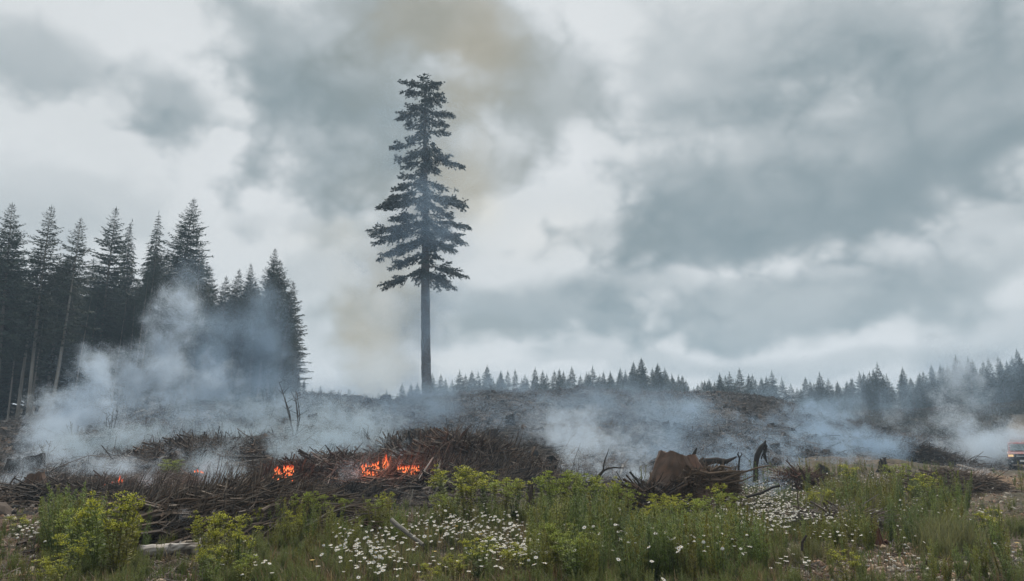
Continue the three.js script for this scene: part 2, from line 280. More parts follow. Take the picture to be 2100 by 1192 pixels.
function conifer(seed, o) { // o: h, base (live crown from this height), r (widest reach)
  const rng = rngOf(seed), g = new THREE.Group(), crown = new MB(), wood = new MB(), bark = new MB(), dead = new MB();
  const bendX = between(rng, -0.02, 0.02) * o.h, bendZ = between(rng, -0.02, 0.02) * o.h, axis = (y) => V(bendX * Math.sin(y / o.h * 2.2) + (o.nod && y > o.h - 2 ? (y - o.h + 2) ** 2 * 0.12 * o.nod : 0), y, bendZ * Math.sin(y / o.h * 1.7 + 1) - bendZ * Math.sin(1));
  const pts = [], rad = []; for (let k = 0; k <= 12; k++) { const y = o.h * 0.985 * k / 12; pts.push(axis(y)); rad.push(o.trunk * Math.pow(1 - k / 12.3, 0.8) * (k ? 1 : 1.25)); }
  pts[0].y = -0.6;
  bark.tube(pts, rad, 8, () => tint(rng, o.bark ?? [0.17, 0.15, 0.13], 0.25), 0.05, rng);
  let y = o.base; const span = o.h - o.base;
  while (y < o.h - 0.15) {
    const t = (y - o.base) / span, dt = o.h - y, reach = o.r * Math.min(1, 0.6 + t * 2.5) * (1 - Math.exp(-dt * (o.slope ?? 0.58) / o.r)) + 0.05, fineTop = 0.5 + 0.5 * Math.min(1, dt / 5);
    const n = Math.round(between(rng, o.n?.[0] ?? 4, o.n?.[1] ?? 6)), turn = rng() * 6.283;
    for (let k = 0; k < n; k++) {
      if (rng() < (o.miss ?? 0.08)) continue;
      const a = turn + k / n * 6.283 + between(rng, -0.35, 0.35), L = reach * between(rng, 0.55, 1.22) * (1 + (o.skew ?? 0) * Math.cos(a)), rise = lerp(o.low ?? -0.22, o.high ?? 0.55, Math.pow(t, 1.3)) + between(rng, -0.12, 0.12);
      bough(crown, wood, rng, axis(y + between(rng, -0.12, 0.12)), V(Math.cos(a), rise, Math.sin(a)).normalize(), Math.max(0.25, L), { color: o.color, droop: o.droop ?? 0.10, tip: o.tip ?? 0.10, step: o.step, gap: o.gap, hang: o.hang, len: (o.len ?? 0.38) * fineTop, wid: (o.wid ?? 0.13) * fineTop, twigMax: (o.twigMax ?? 1) * fineTop });
    }
    y += between(rng, 0.75, 1.25) * (o.whorl ?? 0.5) * (0.55 + 0.45 * (1 - t));
  }
  for (let k = 0; k < 14; k++) { const a = rng() * 6.28; crown.leaf(axis(o.h - 0.9 + k * 0.07), V(Math.cos(a) * 0.5, 1, Math.sin(a) * 0.5).normalize(), V(-Math.sin(a), 0, Math.cos(a)), 0.26 * (o.lead ?? 1), 0.06 * (o.lead ?? 1), o.color); } for (let k = 0; k < 2; k++) crown.leaf(axis(o.h - 0.2), V(0, 1, 0), V(k, 0, 1 - k), 0.7 * (o.lead ?? 1), 0.07 * (o.lead ?? 1), o.color);
  if (o.dead) for (let k = 0; k < o.dead; k++) {
    const yy = between(rng, o.h * 0.08, o.base + 1), a = rng() * 6.283, L = between(rng, 0.6, 2.2) * (0.5 + 0.5 * yy / o.base), p = axis(yy);
    dead.tube([p, V(p.x + Math.cos(a) * L * 0.5, p.y - 0.02 * L, p.z + Math.sin(a) * L * 0.5), V(p.x + Math.cos(a) * L, p.y - between(rng, 0.1, 0.5) * L, p.z + Math.sin(a) * L)], [0.022, 0.015, 0.006], 3, tint(rng, [0.12, 0.105, 0.09], 0.3), 0, null, false);
  }
  part(g, 'trunk', bark.geo(true), MAT.bark); const cr = part(g, 'crown', crown.geo(), MAT.needles); part(cr, 'branches', wood.geo(), MAT.wood).userData.kind = 'stuff'; if (o.dead) part(g, 'dead_branches', dead.geo(), MAT.wood).userData.kind = 'stuff';
  return g;
}
const GREEN = [0.045, 0.066, 0.045];

// ---- the lone tall tree
{
  const D = 95, rng = rngOf(77), foot = onGroundAt(876, D, -0.4, 813), M = FOC / 100;
  const X = (u, v) => at(u, v, D);                                               // a point in the plane of the trunk
  const g = thing('tall_fir_tree', 'very tall lone fir with long bare trunk on the smoky hill crest', 'tree', foot);
  const bark = new MB(), crown = new MB(), wood = new MB();
  const trunk = [[876, 820, 0.80], [875, 790, 0.70], [873.5, 740, 0.655], [873, 680, 0.635], [872.5, 620, 0.62], [872, 560, 0.60], [873, 500, 0.53], [872.5, 440, 0.45], [872, 380, 0.375], [871.5, 320, 0.31], [871, 260, 0.235], [872, 215, 0.16], [873, 180, 0.09], [873, 164, 0.03]];
  const loc = (p) => p.sub(foot), fine = [], rad = [];
  for (let k = 0; k + 1 < trunk.length; k++) for (let j = 0; j < 8; j++) { const t = j / 8; fine.push(loc(X(lerp(trunk[k][0], trunk[k + 1][0], t), lerp(trunk[k][1], trunk[k + 1][1], t)))); rad.push(lerp(trunk[k][2], trunk[k + 1][2], t) * 0.92); }
  fine[0].y = -0.5;
  bark.tube(fine, rad, 18, () => tint(rng, [0.105, 0.085, 0.072], 0.35), 0.055, rng);
  const trunkAt = (v) => { const k = clamp(trunk.findIndex((q, i) => i && q[1] <= v), 1, trunk.length - 1), a = trunk[k - 1], b = trunk[k]; return lerp(a[0], b[0], clamp((v - a[1]) / (b[1] - a[1]), 0, 1)); };
  // limbs seen from the side: [height of attachment, tip x, tip y]
  const limbs = [[172, 848, 170], [170, 905, 168], [178, 822, 168], [185, 830, 197], [190, 822, 195], [182, 910, 196], [196, 912, 205], [160, 862, 158], [162, 885, 160], [166, 895, 178], [205, 846, 225], [200, 905, 215], [215, 900, 238], [222, 838, 222],
    [228, 812, 236], [225, 928, 238], [236, 832, 250], [240, 915, 250], [250, 838, 262], [248, 900, 262], [262, 836, 282], [262, 922, 282], [272, 842, 292], [270, 908, 292], [285, 806, 307], [282, 900, 310], [292, 818, 322], [295, 910, 315], [305, 815, 330], [300, 948, 340], [308, 930, 330], [318, 826, 348], [325, 896, 356], [330, 842, 358], [310, 884, 345],
    [362, 822, 366], [368, 905, 380], [372, 812, 392], [380, 932, 386], [385, 802, 410], [388, 950, 418], [395, 782, 428], [392, 952, 432], [400, 800, 436], [398, 925, 412], [405, 918, 438], [378, 835, 384],
    [436, 806, 456], [440, 928, 448], [446, 773, 478], [445, 962, 474], [452, 788, 490], [455, 940, 484], [462, 772, 500], [460, 950, 496], [470, 776, 520], [468, 952, 528], [475, 800, 516], [478, 930, 508], [484, 822, 524], [482, 938, 524], [450, 830, 462], [455, 912, 468],
    [518, 800, 545], [520, 925, 545], [525, 764, 572], [528, 952, 572], [530, 788, 584], [532, 930, 592], [535, 820, 566], [538, 914, 588], [512, 835, 534], [515, 905, 532], [540, 850, 562], [540, 896, 575]];
  const color = [0.034, 0.050, 0.040], dark = [0.045, 0.038, 0.034];
  let n = 0;
  const limb = (p0, p1, opt) => { const d = p1.clone().sub(p0), L = d.length(); bough(crown, wood, rng, p0, d.clone().setY(d.y + L * (opt.droop - opt.tip)).normalize(), L * 1.02, { color, woodColor: dark, thick: 0.018, clump: true, seed: n * 3.7, twigMax: 1.5, step: 0.15, gap: 0.19, len: 0.42, wid: 0.19, dense: 3, puff: 0.40, hang: 0.12, from: 0.2, ...opt }); n++; };
  for (const [v00, u1, v1] of limbs) {
    const v0 = v00 + 0.42 * Math.max(0, v1 - v00 - 6);
    const p0 = loc(X(trunkAt(v0), v0)), p1 = loc(X(u1, v1)), L = p0.distanceTo(p1), swing = between(rng, -0.38, 0.38);
    p1.z += L * swing * 1.2;
    if (rng() < 0.06) continue;
    const mainDroop = v0 < 340 ? 0.10 : 0.2;
    limb(p0, p1, { droop: mainDroop, tip: v0 < 340 ? 0.08 : 0.05, dense: 4 });
    if (L > 2) for (let k = 0; k < (L > 4 ? 4 : 2); k++) { // side boughs
      const s = between(rng, 0.3, 0.85), q = p0.clone().lerp(p1, s), side = between(rng, 0.35, 0.95) * (k % 2 ? 1 : -1), l2 = L * between(rng, 0.25, 0.45), d = p1.clone().sub(p0).normalize(); q.y += mainDroop * L * s * (1 - s);
      limb(q, V(q.x + (d.x * Math.cos(side) - d.z * Math.sin(side)) * l2, q.y + between(rng, -0.45, 0.22) * l2, q.z + (d.x * Math.sin(side) + d.z * Math.cos(side)) * l2), { droop: 0.25, tip: 0.03, hang: 0.3, from: 0.05, clump: false, step: 0.2, twigMax: 0.7, puff: 0.3, dense: 3 });
    }
    if (v0 > 150) for (let k = 0; k < 2; k++) { // limbs towards and away from the camera
      const a = between(rng, 0.6, 2.5) * (k ? 1 : -1), q = p0.clone(); q.y += between(rng, -0.5, 0.5); const l2 = L * between(rng, 0.5, 0.85);
      limb(q, V(q.x + Math.cos(a) * l2 * 0.55, q.y + (p1.y - p0.y) * 0.7, q.z + Math.sin(a) * l2), { droop: 0.15, tip: 0.06, step: 0.2 });
    }
  }
  for (let k = 0; k < 26; k++) { // dead stubs
    const v = between(rng, 200, 610), p = loc(X(trunkAt(v), v)), a = rng() * 6.28, L = between(rng, 0.5, 1.5);
    wood.tube([p, V(p.x + Math.cos(a) * L, p.y - between(rng, -0.1, 0.3) * L, p.z + Math.sin(a) * L)], [0.04, 0.012], 4, dark, 0, null, false);
  }
  part(g, 'trunk', bark.geo(true), MAT.bark); const cr = part(g, 'crown', crown.geo(), MAT.needles); part(cr, 'branches', wood.geo(), MAT.wood).userData.kind = 'stuff';
}

// ---- wood on the left
{
  const protos = [
    conifer(11, { h: 28, base: 9, r: 4.6, trunk: 0.30, color: GREEN, n: [5, 7], whorl: 0.55, power: 0.75, dead: 22 }),                     // 0 broad and dense
    conifer(12, { h: 28, base: 10, r: 3.6, trunk: 0.25, color: [0.048, 0.064, 0.040], n: [4, 6], whorl: 0.66, miss: 0.15, dead: 46, bark: [0.27, 0.245, 0.21] }), // 1 open
    conifer(13, { h: 28, base: 8, r: 2.6, slope: 0.35, trunk: 0.24, color: GREEN, n: [5, 7], whorl: 0.55, droop: 0.3, tip: 0.02, hang: 0.3, nod: 1.2, dead: 16, high: 0.2 }), // 2 with a nodding top
    conifer(14, { h: 24, base: 4, r: 4.0, trunk: 0.25, color: [0.042, 0.060, 0.038], n: [5, 7], whorl: 0.55, power: 0.6, dead: 10 }),     // 3 leafy low down
    conifer(15, { h: 26, base: 6, r: 4.0, trunk: 0.26, color: GREEN, n: [4, 6], whorl: 0.6, skew: 0.25, power: 0.6, dead: 26, miss: 0.12 }), // 4 reaching to one side
    conifer(16, { h: 26, base: 11, r: 3.0, trunk: 0.22, color: GREEN, n: [4, 6], whorl: 0.6, dead: 40, bark: [0.27, 0.245, 0.21] }),                     // 5 slim
  ];
  const fresh = new Set(), between2 = (i) => 88 + (i * 37 % 9);
  const put = (k, u, vTop, d, turn, wide, label, group, leanU = 0, vBase = 850) => {
    const proto = protos[k]; let t;
    if (!fresh.has(k)) { fresh.add(k); t = proto; t.name = numbered('fir_tree'); scene.add(t); tag(t, label, 'tree', group); } else t = copyOf(proto, 'fir_tree', label, 'tree', group);
    const p = onGroundAt(u + leanU, d, -0.2, vBase), top = at(u, vTop, d), h = top.y - p.y, h0 = [28, 28, 28, 24, 26, 26][k];
    t.position.copy(p); t.scale.set(h / h0 * wide, h / h0, h / h0 * wide); t.rotation.set(0, turn, 0);
    t.rotation.order = 'XYZ'; t.rotation.z = Math.atan2(p.x - top.x, h) * -0 + Math.atan2(p.x - top.x, h);
    return t;
  };
  put(0, 18, 418, 84, 0.4, 0.95, 'dark broad fir cut off by the left edge of the photo', null, -28);
  put(1, 100, 427, 86, 1.3, 1.0, 'thin pale-trunked fir second from the left edge', null, -42);
  put(1, 143, 446, 85, 3.9, 1.0, 'thin pale-trunked fir just right of the second one', null, -40);
  put(4, 212, 431, 94, 2.1, 0.95, 'pointed fir standing alone at the skyline left of the nodding pair', null, -24);
  put(2, 257, 449, 98, 0.0, 0.95, 'slim conifer with nodding tip, left one of the pair', null, -10);
  put(2, 284, 436, 97, 2.4, 0.9, 'slim conifer with nodding tip, taller right one of the pair', null, -10);
  put(0, 337, 407, 96, 3.0, 1.02, 'tallest broad fir in the middle of the left wood', null, -8);
  put(5, 403, 501, 94, 1.0, 1.1, 'fir with long bare trunk rising behind the drifting smoke', null, -12);
  put(3, 449, 570, 99, 1.7, 0.9, 'lower fir in the dip of the wood edge, left of two', null, -4);
  put(3, 480, 564, 97, 4.0, 0.85, 'lower fir in the dip of the wood edge, right of two', null, -4);
  put(0, 541, 504, 95, 5.2, 0.9, 'tall fir second from the right end of the wood', null, 4);
  put(4, 576, 536, 92, 0.0, 1.0, 'fir at the right end of the wood with branches reaching right', null, -12);
  put(3, 589, 752, 99, 0.6, 0.7, 'small young fir beside the foot of the wood edge, left of two', null, 0, 820);
  put(3, 607, 762, 98, 2.6, 0.7, 'small young fir beside the foot of the wood edge, right of two', null, 0, 820);
  put(3, 622, 778, 99, 1.6, 0.8, 'lowest young fir at the tip of the wood edge', null, 0, 820);
  put(4, 598, 735, 103, 2.0, 0.8, 'young fir standing behind the small pair at the wood edge', null, 0, 820);
  put(3, 640, 796, 104, 0.3, 0.9, 'tiny fir on the crest beyond the tip of the wood', null, 0, 820);
  put(0, 428, 548, 101, 0.7, 0.85, 'dark fir just right of the bare-trunked one, behind it', null, -6);
  put(3, 466, 556, 102, 2.2, 0.9, 'dark fir standing between the two low ones in the dip', null, -4);
  put(0, 506, 545, 101, 1.2, 0.8, 'dark fir just left of the tall fir near the right end', null, 0);
  put(2, 524, 530, 100, 2.9, 0.95, 'thin-topped conifer touching the tall fir near the right end', null, 0);
  put(5, 62, 505, 88, 2.2, 1.15, 'shorter fir between the edge tree and the pale trunks', null, -26);
  put(3, 178, 560, 92, 5.0, 1.1, 'low leafy fir in front of the pointed skyline fir', null, -10);
  put(5, 320, 520, 92, 0.2, 0.9, 'bare-stemmed fir in front of the tallest broad fir', null, -42);
  put(5, 285, 560, 90, 4.2, 0.8, 'bare-stemmed fir left of the tallest broad fir', null, -18);
  [[8, 560, 'thin bare trunk at the left edge of the wood'], [38, 600, 'thin bare trunk between the edge tree and the pale-trunked pair'], [80, 590, 'slim bare trunk just left of the pale-trunked pair'], [160, 600, 'slim bare trunk right of the pale-trunked pair'], [235, 610, 'bare trunk rising out of the dense left smoke'], [265, 600, 'bare trunk in thin smoke, left one of two close together'], [440, 650, 'bare trunk below the dip of the wood edge'], [470, 655, 'second bare trunk below the dip of the wood edge'], [520, 600, 'slim fir leaning on the tall fir near the right end'], [556, 575, 'fir squeezed between the two right end firs'], [563, 640, 'short fir under the right end firs'], [420, 590, 'fir just right of the bare one behind the smoke'], [380, 540, 'fir filling the gap left of the bare one behind the smoke'], [505, 580, 'fir right of the two low ones in the dip']]
    .forEach(([u, v, l], i) => put(i < 8 ? 5 : [5, 3, 3, 3, 0, 0][i - 8], u, v, between2(i), i * 1.1, i < 8 ? 0.85 : 0.95, l, null, -u * -0.02 - 22 + u * 0.03));
  const rng = rngOf(321);
  for (let i = 0; i < 108; i++) {
    const u = i > 76 ? between(rng, 340, 585) : between(rng, -140, 575), edge = interp([[-120, 470], [0, 500], [200, 520], [330, 500], [400, 545], [480, 575], [575, 580]], u, 1);
    put([0, 1, 3, 4, 5, 3][i % 6], u, edge + between(rng, 10, 120), between(rng, 98, 132), rng() * 6.28, between(rng, 1.0, 1.5), ...(u < 60 ? ['dim fir behind the dark edge tree at the far left', 'firs behind the left edge tree'] : u < 165 ? ['dim fir behind the pale-trunked pair', 'firs behind the pale-trunked pair'] : u < 270 ? ['dim fir behind the pointed skyline fir and nodding pair', 'firs behind the nodding pair'] : u < 360 ? ['dim fir behind the tallest broad fir of the left wood', 'firs behind the tallest broad fir'] : u < 440 ? ['dim fir behind the bare-trunked fir in the smoke', 'firs behind the bare-trunked fir'] : u < 515 ? ['dim fir behind the dip of the wood edge', 'firs behind the dip'] : ['dim fir behind the tall pair at the right end of the wood', 'firs behind the right end pair']), between(rng, -20, 6), 840);
  }
}

// ---- far treeline
{
  const protos = [
    conifer(31, { h: 14, base: 1.2, r: 2.7, trunk: 0.18, color: GREEN, n: [5, 7], whorl: 0.34, slope: 0.40, lead: 1.8, low: -0.3, step: 0.26, gap: 0.3, len: 0.55, wid: 0.24 }),
    conifer(32, { h: 14, base: 1.5, r: 2.2, trunk: 0.16, color: GREEN, n: [4, 6], whorl: 0.36, slope: 0.40, lead: 1.8, low: -0.3, step: 0.26, gap: 0.3, len: 0.55, wid: 0.24, miss: 0.12 }),
    conifer(33, { h: 14, base: 2.0, r: 3.1, trunk: 0.2, color: [0.042, 0.062, 0.044], n: [4, 6], whorl: 0.42, slope: 0.40, lead: 1.8, low: -0.3, step: 0.26, gap: 0.3, len: 0.55, wid: 0.24, miss: 0.1, high: 0.4 }),
    conifer(34, { h: 14, base: 1.0, r: 2.0, trunk: 0.15, color: GREEN, n: [4, 5], whorl: 0.4, slope: 0.40, lead: 1.8, low: -0.3, step: 0.26, gap: 0.3, len: 0.5, wid: 0.22, miss: 0.15 }),
  ];
  const A = [[15, 215], [150, 300], [205, 320], [285, 335], [400, 345], [430, 350], [505, 320], [590, 290], [640, 290], [670, 285], [755, 238], [800, 240], [860, 268], [900, 218], [930, 240], [968, 222], [1000, 228], [1050, 193], [1118, 228], [1157, 222], [1200, 215], [1250, 240], [1305, 205], [1345, 222], [1410, 220], [1435, 212], [1460, 225], [1505, 200], [1550, 245], [1615, 198], [1675, 228], [1710, 225], [1760, 255], [1790, 245], [1835, 175]].map(([x, y]) => [600 + x / 2.625, 680 + y / 2.625]);
  const B = [[40, 157], [132, 185], [165, 210], [205, 255], [280, 270], [322, 305], [345, 290], [378, 310], [460, 232], [515, 228], [567, 207], [618, 240], [682, 262], [712, 250], [742, 222], [845, 288], [880, 310], [922, 255], [1000, 230], [1045, 262], [1095, 278], [1145, 300], [1175, 262], [1215, 225], [1275, 255], [1310, 180], [1345, 255], [1392, 298], [1445, 203], [1495, 262], [1530, 250], [1560, 228], [1600, 190], [1640, 240], [1690, 195], [1735, 145], [1800, 150], [1825, 165], [1880, 172], [1910, 155], [1972, 165], [2020, 200], [2065, 112], [2110, 150]].map(([x, y]) => [1300 + x / 2.625, 680 + y / 2.625]);
  const rng = rngOf(99), fresh = new Set();
  const put = (u, v, d, label, group, wide = 1) => {
    const k = Math.floor(rng() * 4); let t; if (!fresh.has(k)) { fresh.add(k); t = protos[k]; t.name = numbered('distant_fir_tree'); scene.add(t); tag(t, label, 'tree', group); } else t = copyOf(protos[k], 'distant_fir_tree', label, 'tree', group);
    const p = onGroundAt(u, d, -0.3, 830), top = at(u, v, d), h = Math.max(4, top.y - p.y); p.x = top.x; p.z = top.z; p.y = groundH(p.x, p.z) - 0.3;
    const w = clamp(Math.pow(h / 14, 0.75), 0.5, 1.6) * 1.2 * wide * between(rng, 0.9, 1.15); t.position.copy(p); t.scale.set(w, h / 14, w); t.rotation.y = rng() * 6.28;
  };
  const where = (u) => u < 868 ? ['small hazy fir in the far treeline left of the lone tall tree', 'far firs left of the lone tree'] : u < 1010 ? ['small dark fir in the far treeline close to the right of the lone tall tree', 'far firs close right of the lone tree'] : u < 1150 ? ['small fir in the far treeline above the middle of the burnt slope', 'far firs above the middle slope'] : u < 1290 ? ['small fir in the far treeline above the dead sapling', 'far firs above the dead sapling'] : u < 1450 ? ['pointed fir in the far treeline above the big weathered stump', 'far firs above the big stump'] : u < 1600 ? ['pointed fir in the far treeline above the hooked snag', 'far firs above the hooked snag'] : u < 1720 ? ['pointed fir in the far treeline over the right shoulder of the burnt hill', 'far firs over the right shoulder'] : u < 1900 ? ['fir of the far wood where the brown slope dips behind the burnt hill', 'far firs above the dip'] : ['fir in the far wood on the brown slope above the dirt track', 'far firs above the dirt track'];
  for (const [u, v] of [...A, ...B]) { const [l, g] = where(u); put(u, v, u < 868 ? between(rng, 215, 240) : u > 1720 ? between(rng, 182, 198) : between(rng, 172, 196), l, g, u > 1300 && u < 1420 ? 1.15 : 1); }
  for (let i = 0; i < 150; i++) { // lower ones between
    const u = between(rng, 870, 2150), near = Math.min(...[...A, ...B].map(([a, b]) => Math.abs(a - u) < 40 ? b : 999)), [l, g] = where(u);
    put(u, (near < 900 ? near : 780) + between(rng, 12, 34), between(rng, 188, 215), l, g);
  }
}
// ---------------------------------------------------------------- slash: sticks, clods, heaps
const DRY = [[0.11, 0.082, 0.062], [0.068, 0.054, 0.045], [0.17, 0.142, 0.115], [0.036, 0.031, 0.028], [0.095, 0.062, 0.042], [0.24, 0.215, 0.19]];
function stickGeo(seed, twigs) { // about one metre long, along x
  const r = rngOf(seed), m = new MB(), pts = []; let y = 0, z = 0; const white = [1, 1, 1];
  for (let k = 0; k <= 4; k++) { pts.push(V(k / 4 - 0.5, y, z)); y += between(r, -0.05, 0.05); z += between(r, -0.06, 0.06); }
  m.tube(pts, [0.016, 0.015, 0.013, 0.010, 0.004], 4, white, 0.15, r, false);
  for (let k = 0; k < twigs; k++) { const q = pts[1 + Math.floor(r() * 3)], a = r() * 6.28, L = between(r, 0.15, 0.45); m.tube([q, V(q.x + L * 0.5, q.y + Math.cos(a) * L * 0.35, q.z + Math.sin(a) * L * 0.35), V(q.x + L * 0.8, q.y + Math.cos(a) * L * 0.8, q.z + Math.sin(a) * L * 0.8)], [0.008, 0.006, 0.002], 3, white, 0, null, false); }
  return m.geo();
}
const stickGeos = [stickGeo(1, 0), stickGeo(2, 2), stickGeo(3, 4), stickGeo(4, 7)];
const clodGeo = (seed) => { const g = new THREE.IcosahedronGeometry(0.5, 1), p = g.attributes.position; for (let i = 0; i < p.count; i++) { const x = p.getX(i), y = p.getY(i), z = p.getZ(i), k = 1 + n3(x * 2.2 + seed, y * 2.2, z * 2.2) * 0.8; p.setXYZ(i, x * k * 1.2, y * k * 0.7, z * k); } g.deleteAttribute('uv'); g.deleteAttribute('normal'); return g; };
const DUMMY = new THREE.Object3D(), COL = new THREE.Color();
function instanced(name, geo, mat, list, parent = scene) { // list: [position, quaternion or [rx, ry, rz], scale, colour]
  const m = new THREE.InstancedMesh(geo, mat, list.length); m.name = parent === scene ? numbered(name) : name; m.castShadow = m.receiveShadow = true;
  list.forEach(([p, q, s, c], i) => { DUMMY.position.copy(p); if (Array.isArray(q)) DUMMY.rotation.set(q[0], q[1], q[2]); else DUMMY.quaternion.copy(q); if (Array.isArray(s)) DUMMY.scale.set(...s); else DUMMY.scale.setScalar(s); DUMMY.updateMatrix(); m.setMatrixAt(i, DUMMY.matrix); if (c) m.setColorAt(i, COL.setRGB(c[0], c[1], c[2])); });
  parent.add(m); m.userData.kind = 'stuff'; return m;
}
const DEBRIS = std({ color: 0xffffff, roughness: 0.95 });
const slopeNormal = (x, z) => V(groundH(x - 0.4, z) - groundH(x + 0.4, z), 0.8, groundH(x, z - 0.4) - groundH(x, z + 0.4)).normalize();
{
  const rng = rngOf(404), lists = [[], [], [], []], clods = [], tufts = [];
  for (let i = 0; i < 90000; i++) {
    const az = between(rng, -0.70, 0.70), r = 17 + 92 * Math.pow(rng(), 0.8), x = Math.sin(az) * r, z = -Math.cos(az) * r;
    const b = burnt(x, z); if (rng() > b * 0.97 + 0.03 || roadAt(x, z) > 0.3) continue; if ([3, 4].some((q) => Math.hypot(x - bumps[q].x, z - bumps[q].z) < bumps[q].a * 1.1) && rng() < 0.8) continue;
    if (n3(x * 0.3, 20, z * 0.3) + n3(x * 0.9, 21, z * 0.9) * 0.6 < -0.12 && rng() < 0.7) continue;
    const near = 1 - smoothstep(r, 28, 55), L = between(rng, 0.25, 0.9) + (rng() < 0.10 ? rng() * 2.2 : 0) + r * 0.003;
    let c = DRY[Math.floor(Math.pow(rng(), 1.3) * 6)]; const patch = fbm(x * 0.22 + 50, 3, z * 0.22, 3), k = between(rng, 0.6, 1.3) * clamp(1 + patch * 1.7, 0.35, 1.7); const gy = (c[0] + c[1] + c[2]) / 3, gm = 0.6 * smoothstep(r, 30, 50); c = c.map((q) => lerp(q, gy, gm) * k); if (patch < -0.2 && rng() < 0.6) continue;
    const th = between(rng, 0.5, 1.3) * (1 + r * 0.006), grainDir = az * 2 + 0.25 + n3(x * 0.05, 3, z * 0.05) * 2;
    lists[Math.floor(rng() * 4)].push([onGround(x, z, between(rng, -0.01, 0.16)), [between(rng, -0.5, 0.5), rng() < 0.55 ? grainDir + gauss(rng) * 0.5 : rng() * 6.28, gauss(rng) * 0.20 + (rng() < 0.06 ? between(rng, 0.4, 1.2) : 0)], [L, th, th], c]);
  }
  for (let i = 0; i < 20000; i++) {
    const az = between(rng, -0.70, 0.70), r = 18 + 88 * Math.pow(rng(), 0.8), x = Math.sin(az) * r, z = -Math.cos(az) * r; if (rng() > burnt(x, z) || roadAt(x, z) > 0.3) continue;
    const s = between(rng, 0.05, 0.2) + Math.pow(rng(), 8) * 0.5, k = between(rng, 0.5, 1.4), c = rng() < 0.5 ? [0.03 * k, 0.027 * k, 0.026 * k] : [0.075 * k, 0.056 * k, 0.043 * k];
    clods.push([onGround(x, z, s * 0.1), [rng() * 6, rng() * 6, rng() * 6], s, c]);
  }
  lists.forEach((l, k) => tag(instanced('scattered_sticks', stickGeos[k], DEBRIS, l), 'dry and charred sticks strewn all over the burnt slope', 'slash', 'stick litter on the burnt slope'));
  tag(instanced('charred_clods', clodGeo(3), DEBRIS, clods), 'charred clods and chunks strewn over the burnt slope', 'clods');
}
{ // scrub on the brown slope beyond the track
  const rng = rngOf(707), m = new MB(), list = [];
  for (let k = 0; k < 46; k++) { const a = rng() * 6.28, s = Math.sqrt(rng()) * 0.5; m.leaf(V(Math.cos(a) * s, between(rng, 0, 0.25), Math.sin(a) * s), V(Math.cos(a) * 0.5 + between(rng, -0.4, 0.4), between(rng, 0.2, 1), Math.sin(a) * 0.5 + between(rng, -0.4, 0.4)).normalize(), V(rng() - 0.5, rng() - 0.5, rng() - 0.5).normalize(), between(rng, 0.2, 0.5), between(rng, 0.06, 0.16), tint(rng, [1, 1, 1], 0.35)); }
  const g = m.geo();
  for (let i = 0; i < 9000; i++) { const az = between(rng, 0.22, 0.78), r = between(rng, 92, 185), x = Math.sin(az) * r, z = -Math.cos(az) * r; if (roadAt(x, z) > 0.1 || r < interp(crest, az, 2) + 6) continue; const k = between(rng, 0.6, 1.3), p = n3(x * 0.08, 3, z * 0.08); list.push([onGround(x, z), [0, rng() * 6.28, 0], between(rng, 0.5, 1.3), p > 0.1 ? [0.075 * k, 0.062 * k, 0.035 * k] : p > -0.15 ? [0.052 * k, 0.050 * k, 0.030 * k] : [0.085 * k, 0.060 * k, 0.038 * k]]); }
  tag(instanced('bracken', g, std({ vertexColors: true }), list), 'brown and olive scrub covering the slope beyond the dirt track', 'scrub');
}
